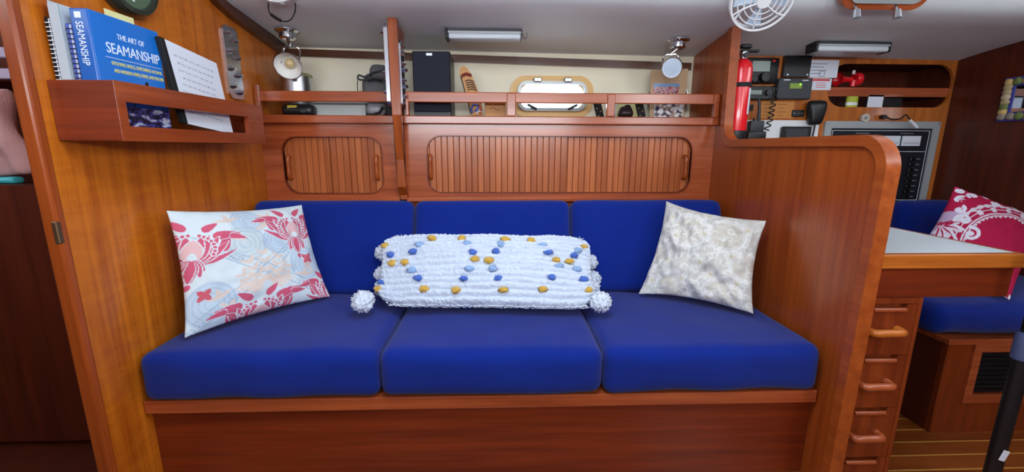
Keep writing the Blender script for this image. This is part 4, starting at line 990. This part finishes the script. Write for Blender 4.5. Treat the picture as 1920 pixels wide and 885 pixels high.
# note plate with engraved lines, dark slot
t = thing('wiring_plate', 'pale timber plate with engraved lines below the stereo', 'plate', N(1455, 222))
obj('plate', nbox(1428, 190, 1486, 222, 0, .004), plain('pale_veneer_plate', (196, 128, 56), .5), t)
for k in range(4):
    for j in range(2): obj('engraved_line', nbox(1432+26*j, 195+7*k, 1432+26*j+(18, 12, 16, 10)[k], 196.5+7*k, .004, .0046), plain('engraving', (150, 96, 40), .6) if 'engraving' not in MATS else MATS['engraving'], t)
o = tag(obj('switch_socket', nbox(1399, 196, 1412, 208, 0, .006), BLACK), 'small black socket cover beside the fire extinguisher', 'socket')
# white backing board with handheld radio and depth box
o = tag(obj('backing_board', nbox(1392, 225, 1531, 268, 0, .006), WHITE), 'white backing board behind the handheld radio', 'board')
t = thing('handheld_radio', 'black handheld radio with whip antenna standing in its charger', 'radio', N(1422, 266))
obj('charger', nbox(1404, 246, 1436, 268, .007, .07, bev=.008, seg=2), BLACK, t, smooth=40)
obj('body', nbox(1409, 226, 1432, 250, .015, .055, bev=.006, seg=2), DGREY, t, smooth=40)
obj('antenna', tube([N(1422, 228, .035), N(1424, 205, .035), N(1423, 185, .035)], [.009, .007, .005], n=8), DGREY, t, smooth=60)
obj('knob', tube([N(1414, 227, .035), N(1414, 221, .035)], .006, n=8), BLACK, t, smooth=60)
t = thing('depth_display', 'black square display with dark screen on the white board', 'display', N(1495, 262))
obj('bezel', nbox(1469, 237, 1520, 264, .006, .03, bev=.005), BLACK, t); obj('screen', nbox(1475, 241, 1513, 261, .0295, .0315), DGREY, t)
# charge controller, switch box, cards
t = thing('charge_controller', 'charcoal charge controller with lit green display', 'controller', N(1490, 186))
obj('body', nbox(1461, 146, 1520, 186, 0, .03, bev=.004), DGREY, t); obj('display', nbox(1482, 156, 1503, 166, .0295, .0315), LCDG, t); obj('led', nbox(1500, 157, 1502.5, 159.5, .0305, .033), LEDG, t)
obj('lettering', nbox(1470, 149, 1482, 150.5, .03, .0305), BRUSH, t); obj('lettering', nbox(1505, 150, 1516, 151.5, .03, .0305), BRUSH, t)
t = thing('switch_box', 'flat black box above the charge controller', 'box', N(1495, 147))
obj('body', nbox(1473, 104, 1518, 145, 0, .02, bev=.002), BLACK, t)
for x_ in (1477, 1514): obj('screw', nrod(x_, 140, .004, .02, .022, 8), BRUSH, t)
t = thing('notice_card', 'white printed notice card pinned beside the switch box', 'card', N(1543, 146))
obj('card', nbox(1516, 112, 1569, 146, .0, .003), PAPER, t)
for k in range(4): obj('printed_line', nbox(1521, 119+6*k, 1548+(4, -3, 2, -8)[k], 120.4+6*k, .003, .0036), INK, t)
obj('printed_stamp', prism(rrect(N(1555, 0, .003).x, N(1566, 0, .003).x, N(0, 129, .003).z, N(0, 118, .003).z, .004), [rrect(N(1556, 0, .003).x, N(1565, 0, .003).x, N(0, 128, .003).z, N(0, 119, .003).z, .003)], 'xz', YN-.0036, YN-.003), INK, t)
t = thing('warning_card', 'small white card with a red heading below the notice card', 'card', N(1538, 169))
obj('card', nbox(1520, 147, 1557, 169, 0, .003), PAPER, t); obj('red_heading', nbox(1521, 148, 1556, 152, .003, .0036), PINKP, t)
for k in range(3): obj('printed_line', nbox(1530, 155+4*k, 1548, 156.2+4*k, .003, .0036), PINKP, t)
t = thing('usb_socket', 'small black double socket on the panel', 'socket', N(1497, 219))
obj('plate', nbox(1486, 206, 1508, 219, 0, .008, bev=.003), BLACK, t)
for x_ in (1489.5, 1504.5): obj('screw', nrod(x_, 212.5, .0035, .008, .0095, 8), BRUSH, t)
obj('port', nbox(1494, 210.5, 1501, 214.5, .008, .0088), DGREY, t)
t = thing('hand_microphone', 'black fist microphone hanging beside the socket', 'microphone', N(1530, 235))
a = N(1530, 211, .03)
bm = softbox(.048, .020, 0, .115, .019, crown=.004, nx=14, ny=8, nz=12)
for v in bm.verts:
    k = v.co.z/.115; v.co.x *= .62+.38*min(1, k*1.5); 
bmesh.ops.translate(bm, verts=bm.verts, vec=(a.x, YN-.03, a.z-.06)); obj('body', bm, BLACK, t, smooth=60)
obj('speaker_grille', nrod(1531, 205, .02, .049, .052, 16), DGREY, t)
obj('cable', tube(smoothpath([N(1529, 229, .03), N(1527, 240, .03), N(1524, 255, .025), N(1522, 266, .02)], 4), .004, n=6), BLACK, t, smooth=60)
# things in the rounded locker opening
zl = c1.z-.002; zb_ = P(1600, 163, 'y', YN+.02).z
t = thing('air_horn', 'red plastic air horn on the batten of the locker opening', 'horn', (P(1595, 160, 'y', YN+.02).x, YN+.02, zb_))
a = P(1594, 150, 'y', YN+.005); RD = RED
obj('trumpet', lathe([(.034, 0), (.03, .004), (.016, .03), (.012, .06), (.012, .075)], frame((P(1572, 150, 'y', YN+.005).x, YN+.012, zb_+.034), (0, 1, 0), (0, 0, 1), (1, 0, 0)), 16), RD, t, smooth=50)
obj('diaphragm_case', lathe([(0, -.014), (.03, -.014), (.033, 0), (.03, .014), (0, .014)], frame((P(1608, 150, 'y', YN+.005).x, YN+.012, zb_+.036), (0, 1, 0), (0, 0, 1), (1, 0, 0)), 16), RD, t, smooth=50)
obj('neck', cyl((P(1602, 150, 'y', YN+.005).x, YN+.012, zb_+.001), (P(1602, 150, 'y', YN+.005).x, YN+.012, zb_+.03), .013, n=12), RD, t, smooth=50)
obj('button', cyl((P(1602, 150, 'y', YN).x, YN+.012, zb_+.06), (P(1602, 150, 'y', YN).x, YN+.012, zb_+.078), .007, n=10), WHITE, t, smooth=50)
a = P(1596, 200, 'y', YN+.02); t = thing('spray_can', 'can with a yellow-green label below the air horn', 'can', (a.x, YN+.022, zl))
obj('can', lathe([(0, 0), (.03, 0), (.03, .052), (.026, .056), (0, .057)], Matrix.Translation((a.x, YN+.0215, zl))@Matrix.Scale(.55, 4, (0, 1, 0)), 20), GREENY, t, smooth=50)
obj('label_band', lathe([(.0305, .012), (.0305, .026)], Matrix.Translation((a.x, YN+.0215, zl))@Matrix.Scale(.55, 4, (0, 1, 0)), 20), WHITE, t, smooth=50)
a, b = P(1629, 178, 'y', YN+.018), P(1655, 192, 'y', YN+.018); t = thing('tag_card', 'white tag standing in the locker opening below the batten', 'card', (a.x, YN+.02, zl))
obj('card', B(a.x, b.x, YN+.017, YN+.019, zl, a.z), PAPER, t)
a, b = P(1626, 182, 'y', YN+.024), P(1690, 200, 'y', YN+.024)
tag(obj('pouch', B(a.x, b.x, YN+.0205, YN+.036, zl, zl+.05, bev=.006, seg=2), BLACKM), 'flat black pouch behind the white tag in the locker opening', 'pouch')
# electrical panel
E0, E1 = (1541, 226), (1765, 392)
a, b = N(1548, 227, .01), N(1759, 391, .01); ex0, ex1, ez0, ez1 = a.x, N(1764, 227, .01).x, N(1730, 391, .01).z, a.z
t = thing('electrical_panel', 'black electrical switch panel with four meters in a grey metal frame', 'panel', ((ex0+ex1)/2, YN-.01, ez0))
obj('frame', prism(rrect(ex0, ex1, ez0, ez1, .008, 3), [rrect(ex0+.035, ex1-.035, ez0+.035, ez1-.035, .004, 3)], 'xz', YN-.014, YN), ALU, t)
obj('face', B(ex0+.03, ex1-.03, YN-.008, YN-.002, ez0+.03, ez1-.03), plain('panel_black', (20, 24, 34), .4), t)
li = lambda i: rrect(ex0+.045+i, ex1-.045-i, ez0+.045+i, ez1-.045-i, .004, 3)
obj('border_line', prism(li(0), [li(.0022)], 'xz', YN-.0088, YN-.008), WTEXT, t)
obj('divider_line', B(ex0+.046, ex1-.046, YN-.0088, YN-.008, ez1-.152, ez1-.150), WTEXT, t)
mw = (ex1-ex0-.17)/4
for k in range(4):
    mx0 = ex0+.085+k*mw
    m = obj('meter', B(mx0+.006, mx0+mw-.006, YN-.014, YN-.008, ez1-.122, ez1-.072), METER, t)
    obj('meter_scale', B(mx0+.015, mx0+mw-.015, YN-.0145, YN-.014, ez1-.112, ez1-.110), INK, m)
    bm = bmesh.new()
    for q in range(9): box(bm, mx0+.015+(mw-.031)*q/8, mx0+.0165+(mw-.031)*q/8, YN-.0145, YN-.014, ez1-.110, ez1-.100)
    obj('meter_ticks', bm, INK, m)
for k, xx in enumerate((ex0+.17, ex1-.20)): obj('heading', B(xx, xx+.07, YN-.0086, YN-.008, ez1-.062, ez1-.057), BRUSH, t)
bk_ = plain('breaker_black', (8, 8, 10), .3)
for cx_ in (ex0+.11, ex1-.13, ex1-.24):
    for k in range(9):
        zz = ez1-.18-k*.028
        if zz < ez0+.06: break
        obj('breaker_switch', B(cx_, cx_+.03, YN-.020, YN-.008, zz-.018, zz, bev=.002), bk_, t); obj('breaker_caption', B(cx_+.038, cx_+.062, YN-.0086, YN-.008, zz-.011, zz-.007), plain('caption_grey', (120, 124, 134), .6) if 'caption_grey' not in MATS else MATS['caption_grey'], t)
for sx in (ex0+.012, ex1-.012):
    for sz in (ez0+.012, ez1-.012): obj('screw', cyl((sx, YN-.014, sz), (sx, YN-.016, sz), .004, n=8), BRUSH, t)
t = thing('latch_knob', 'round clear knob above the electrical panel', 'knob', N(1624, 228))
obj('disc', nrod(1624, 221, .021, .006, .022, 20), plain('clear_knob', (196, 190, 176), .15), t, smooth=40); obj('stem', nrod(1624, 221, .008, 0, .03, 10), CHROME, t)
t = thing('clip_lamp', 'tiny white lamp on a dark bent cable above the electrical panel', 'lamp', N(1690, 236))
obj('cable', tube(smoothpath([N(1660, 219, .02), N(1674, 224, .04), N(1690, 222, .05), N(1698, 215, .055), N(1706, 224, .06)], 5), .0035, n=6), BLACKM, t, smooth=60)
obj('plug', nrod(1660, 219, .011, 0, .026, 12), BLACK, t); obj('lamp_tip', tube([N(1706, 225, .06), N(1720, 239, .065)], .007, n=8), WHITE, t)
# fire extinguisher on the navigation side of the partition
eb = P(1386, 262, 'y', 1.90); ex = XR+.022+.044; ezb = 1.066; ezt = P(1390, 112, 'y', 1.90).z
t = thing('fire_extinguisher', 'red fire extinguisher with a black base and strap beside the partition', 'fire extinguisher', (ex, 1.90, ezb))
Me = Matrix.Translation((ex, 1.90, 0)); h = ezt
obj('bottle', lathe([(0, ezb+.02), (.040, ezb+.022), (.041, ezb+.03), (.041, h-.04), (.036, h-.016), (.02, h), (.013, h+.004), (0, h+.004)], Me, 28), RED, t, smooth=50)
obj('base_cup', lathe([(0, ezb), (.040, ezb), (.043, ezb+.006), (.043, ezb+.04), (.041, ezb+.042)], Me, 28), BLACK, t, smooth=40)
zs_ = P(1390, 158, 'y', 1.87).z; obj('strap', lathe([(.0425, zs_-.010), (.044, zs_-.010), (.044, zs_+.008), (.0425, zs_+.008)], Me, 28), BLACKM, t, smooth=40)
obj('valve', lathe([(.013, h), (.013, h+.018), (.017, h+.020), (.017, h+.030), (0, h+.030)], Me, 16), BRUSH, t, smooth=40)
bm = B(ex-.012, ex+.062, 1.888, 1.912, h+.030, h+.040, bev=.003); box(bm, ex-.02, ex+.03, 1.888, 1.912, h+.044, h+.062, bev=.006); obj('trigger_handle', bm, BLACK, t)
obj('gauge', cyl((ex, 1.878, h+.016), (ex, 1.886, h+.016), .011, n=14), BLACK, t)
bm = bmesh.new(); za_, zb2 = P(1398, 165, 'y', 1.87).z, P(1394, 214, 'y', 1.87).z
vs = [[bm.verts.new((ex+.0416*math.cos(a_), 1.90+.0416*math.sin(a_), z)) for a_ in [math.radians(-62+k*11) for k in range(6)]] for z in (zb2, za_)]
for i in range(5): bm.faces.new((vs[0][i], vs[0][i+1], vs[1][i+1], vs[1][i]))
obj('label_sticker', bm, PAPER, t, smooth=60)
# chart table, drawers, leg
tz = .752; TX1 = 1.447
t = thing('chart_table', 'chart table with a pale blue laminate top and thick teak edge', 'table', (1.23, 1.5, .623))
obj('laminate_top', B(XR+.027, TX1-.012, 1.10, 2.19, tz-.012, tz-.001), plain('pale_laminate', (226, 238, 244), .3), t)
obj('front_edge', B(XR+.027, TX1, 1.078, 1.102, tz-.040, tz, bev=.004, seg=2), ORANGE, t)
obj('side_edge', B(TX1-.014, TX1, 1.100, 2.19, tz-.040, tz, bev=.004, seg=2), TEAKY, t)
obj('apron', B(XR+.027, TX1-.006, 1.100, 1.122, .6235, tz-.036), MAHOX, t)
obj('tray_bottom', B(XR+.027, TX1-.02, 1.122, 2.18, .6235, .637), DARKW, t)
t = thing('pole', 'black pole with a blue-grey collar standing in front of the navigation seat', 'pole', (1.424, 1.02, 0))
obj('lower_tube', cyl((1.424, 1.02, .0), (1.424, 1.02, .50), .0185, n=18), BLACK, t, smooth=40)
obj('upper_tube', cyl((1.424, 1.02, .50), (1.424, 1.02, ceil_z(1.02, 1.424)-.001), .0165, n=18), BLACK, t, smooth=40)
obj('collar', lathe([(.019, .47), (.024, .474), (.024, .535), (.020, .545), (.017, .55)], Matrix.Translation((1.424, 1.02, 0)), 20), plain('blue_grey_collar', (74, 82, 120), .4), t, smooth=40)
obj('foot', lathe([(0, 0), (.030, 0), (.030, .010), (.022, .02), (.019, .03)], Matrix.Translation((1.424, 1.02, 0)), 20), BLACK, t, smooth=40)
zs2 = P(1856, 857, 'y', 1.0).z; bm = bmesh.new(); box(bm, -.010, .008, -.0205, -.0185, -.014, .018, M=Matrix.Translation((1.420, 1.02, zs2))@Matrix.Rotation(.3, 4, 'Y')); obj('sticker', bm, PAPER, t)
DX0, DX1, DY = XR+.027, 1.196, 1.098
t = thing('drawer_unit', 'teak chest of small drawers under the chart table', 'drawers', ((DX0+DX1)/2, 1.4, 0))
obj('carcass', B(DX0, DX1, DY+.02, 1.9, 0, .622), MAHOZ, t)
obj('side_stile', B(DX0, DX0+.012, DY, DY+.021, 0, .622), MAHOZ, t); obj('side_stile', B(DX1-.012, DX1, DY, DY+.021, 0, .622), MAHOZ, t)
zy = lambda y_: P(1680, y_, 'y', DY).z
slots = [zy(577), zy(672), zy(770), zy(862), zy(952)]
hz_ = [zy(618), zy(716), zy(811), zy(903)]
sx0, sx1 = 1.050, 1.156
obj('top_rail', B(DX0+.012, DX1-.012, DY, DY+.020, slots[0]+.012, .622), MAHOZ, t)
for k in range(4):
    z1_, z0_ = slots[k]+.010, max(slots[k+1]+.012, .004)
    d = thing('drawer', None, None, Vector(((DX0+DX1)/2, DY, z0_))-wloc(t)); d.parent = t
    # front with a finger scoop cut into its upper edge, sloping lip below the notch
    obj('front', prism([(DX0+.013, z0_), (DX1-.013, z0_), (DX1-.013, z1_), (sx1, z1_), (sx1-.004, slots[k]-.004), (sx0+.004, slots[k]-.004), (sx0, z1_), (DX0+.013, z1_)], [], 'xz', DY+.001, DY+.019), MAHOZ, d)
    obj('scoop_lip', tube([(sx0+.006, DY+.001, slots[k]-.006), ((sx0+sx1)/2, DY-.001, slots[k]-.006), (sx1-.006, DY+.001, slots[k]-.007)], .007, n=8), TEAKX, d, smooth=60)
    zz = hz_[k]; hx0_, hx1_ = 1.046, 1.136
    obj('handle', tube(smoothpath([(hx0_, DY+.002, zz), (hx0_+.002, DY-.018, zz), (hx0_+.012, DY-.026, zz), ((hx0_+hx1_)/2, DY-.026, zz), (hx1_-.012, DY-.026, zz), (hx1_-.002, DY-.018, zz), (hx1_, DY+.002, zz)], 4), .012, n=8), ORANGE if k == 0 else TEAKX, d, smooth=60)
# navigation seat
NSX = 1.60
t = thing('navigation_seat', 'teak seat base with a vent grille beside the drawers', 'seat', (1.95, 1.7, 0))
fx0, fx1, fz0, fz1 = 1.72, 2.10, .155, .325
obj('front_panel', prism([(NSX, 0), (XE-.002, 0), (XE-.002, .352), (NSX, .352)], [[(fx0, fz0), (fx1, fz0), (fx1, fz1), (fx0, fz1)]], 'xz', 1.352, 1.37), MAHOZ, t)
obj('side_panel', B(NSX, NSX+.018, 1.37, 2.19, 0, .352), DARKW, t)
obj('top_board', B(NSX-.004, XE-.002, 1.346, 2.19, .350, .372, bev=.003), TEAKX, t)
obj('vent_frame', prism([(fx0-.03, fz0-.03), (fx1+.03, fz0-.03), (fx1+.03, fz1+.03), (fx0-.03, fz1+.03)], [[(fx0, fz0), (fx1, fz0), (fx1, fz1), (fx0, fz1)]], 'xz', 1.342, 1.353), TEAKX, t)
obj('vent_back', B(fx0-.01, fx1+.01, 1.372, 1.376, fz0-.01, fz1+.01), BLACKM, t)
for k in range(9): obj('vent_slat', B(fx0, fx1, 1.358, 1.366, fz0+.004+k*.0185, fz0+.012+k*.0185), BLACK, t)
bm = softbox((XE-.006-1.535)/2, .40, 0, .115, .045, crown=.015, wob=.006, seed=11)
o = obj('seat_cushion', bm, BLUE, smooth=60); o.location = ((XE-.006+1.535)/2, 1.745, .374); tag(o, 'navy blue cushion on the navigation seat', 'cushion')
bm = softbox(.17, .05, 0, .265, .045, crown=.004, nx=18, ny=8, nz=18, wob=.006, seed=12)
bb = P(1703, 390, 'y', 2.05)
o = obj('back_cushion', bm, BLUE, smooth=60); o.location = (bb.x+.17, 2.09, .506); o.rotation_euler = (math.radians(-8), 0, 0); tag(o, 'navy blue back cushion behind the crimson pillow', 'cushion')
# shell framed mirror on the dark bulkhead
m0, m1 = P(1882, 228, 'x', XE), P(1890, 147, 'x', XE)
my1 = m1.y; my0 = my1-.24; mz0, mz1 = m0.z, m1.z
t = thing('mirror', 'small mirror framed with shells and pebbles on the dark bulkhead', 'mirror', (XE-.01, (my0+my1)/2, mz0))
obj('glass', B(XE-.008, XE-.004, my0+.04, my1-.04, mz0+.04, mz1-.04), MIRROR, t)
obj('frame', prism([(my0, mz0), (my1, mz0), (my1, mz1), (my0, mz1)], [[(my0+.045, mz0+.04), (my1-.045, mz0+.04), (my1-.045, mz1-.04), (my0+.045, mz1-.04)]], 'yz', XE-.012, XE-.001), plain('indigo_frame', (60, 60, 150), .5), t)
cl_ = [(176, 160, 120), (196, 182, 150), (110, 128, 70), (150, 138, 130), (206, 176, 110), (130, 110, 90)]
sm = [plain('shell_tone', c_, .5) for c_ in cl_]
spots_ = []
nz_m = 8
for k in range(nz_m):
    zz = mz0+.02+(mz1-mz0-.04)*k/(nz_m-1); spots_ += [(my1-.02, zz), (my0+.02, zz)]
for k in range(1, 6):
    yy = my0+.02+(my1-my0-.04)*k/6; spots_ += [(yy, mz0+.02), (yy, mz1-.02)]
for k, (yy, zz) in enumerate(spots_):
    r = random.Random(k+90); b = bmesh.new(); bmesh.ops.create_icosphere(b, subdivisions=2, radius=1)
    for v in b.verts: v.co = Vector((XE-.014+v.co.x*.010, yy+v.co.y*(.016+.006*r.random()), zz+v.co.z*(.014+.006*r.random())))
    obj('shell', b, sm[r.randrange(6)], t, smooth=180)
# ------------------------------------------------------------------ passage beyond the golden bulkhead
t = thing('passage_shelf', 'pale slatted shelf in the dark passage beyond the golden bulkhead', 'shelf', (-1.7, 1.6, 1.2))
zsl = [P(15, 98, 'y', 1.50).z, P(15, 138, 'y', 1.50).z]
for z_ in zsl: obj('slat', B(-2.2, P(36, 110, 'y', 1.5).x, 1.50, 1.518, z_-.016, z_+.016, bev=.003), LILAC, t)
obj('shelf_board', B(-2.2, P(30, 130, 'y', 1.5).x, 1.518, 1.855, zsl[1]-.02, zsl[1]-.004), DARKW, t)
tw = P(22, 330, 'y', 1.45); tt = P(30, 180, 'y', 1.45)
bm = softbox(.10, .035, 0, tt.z-tw.z, .03, crown=.01, nx=22, ny=8, nz=30, wob=.03, seed=21)
for v in bm.verts:
    k = v.co.z/(tt.z-tw.z); v.co.x = v.co.x*(1.05-.45*k)+.012*math.sin(k*7); v.co.y += .01*math.sin(v.co.x*70)
o = obj('towel', bm, PINKT, smooth=80); o.location = (tw.x-.012, 1.45, tw.z); tag(o, 'soft pink towel bunched up hanging in the dark passage', 'towel')
a = P(6, 338, 'y', 1.44); bm = softbox(.04, .02, 0, .022, .009, nx=10, ny=6, nz=4); o = obj('soap_dish', bm, TEAL, smooth=60); o.location = (a.x, 1.45, a.z-.011); tag(o, 'small teal dish under the pink towel', 'dish')
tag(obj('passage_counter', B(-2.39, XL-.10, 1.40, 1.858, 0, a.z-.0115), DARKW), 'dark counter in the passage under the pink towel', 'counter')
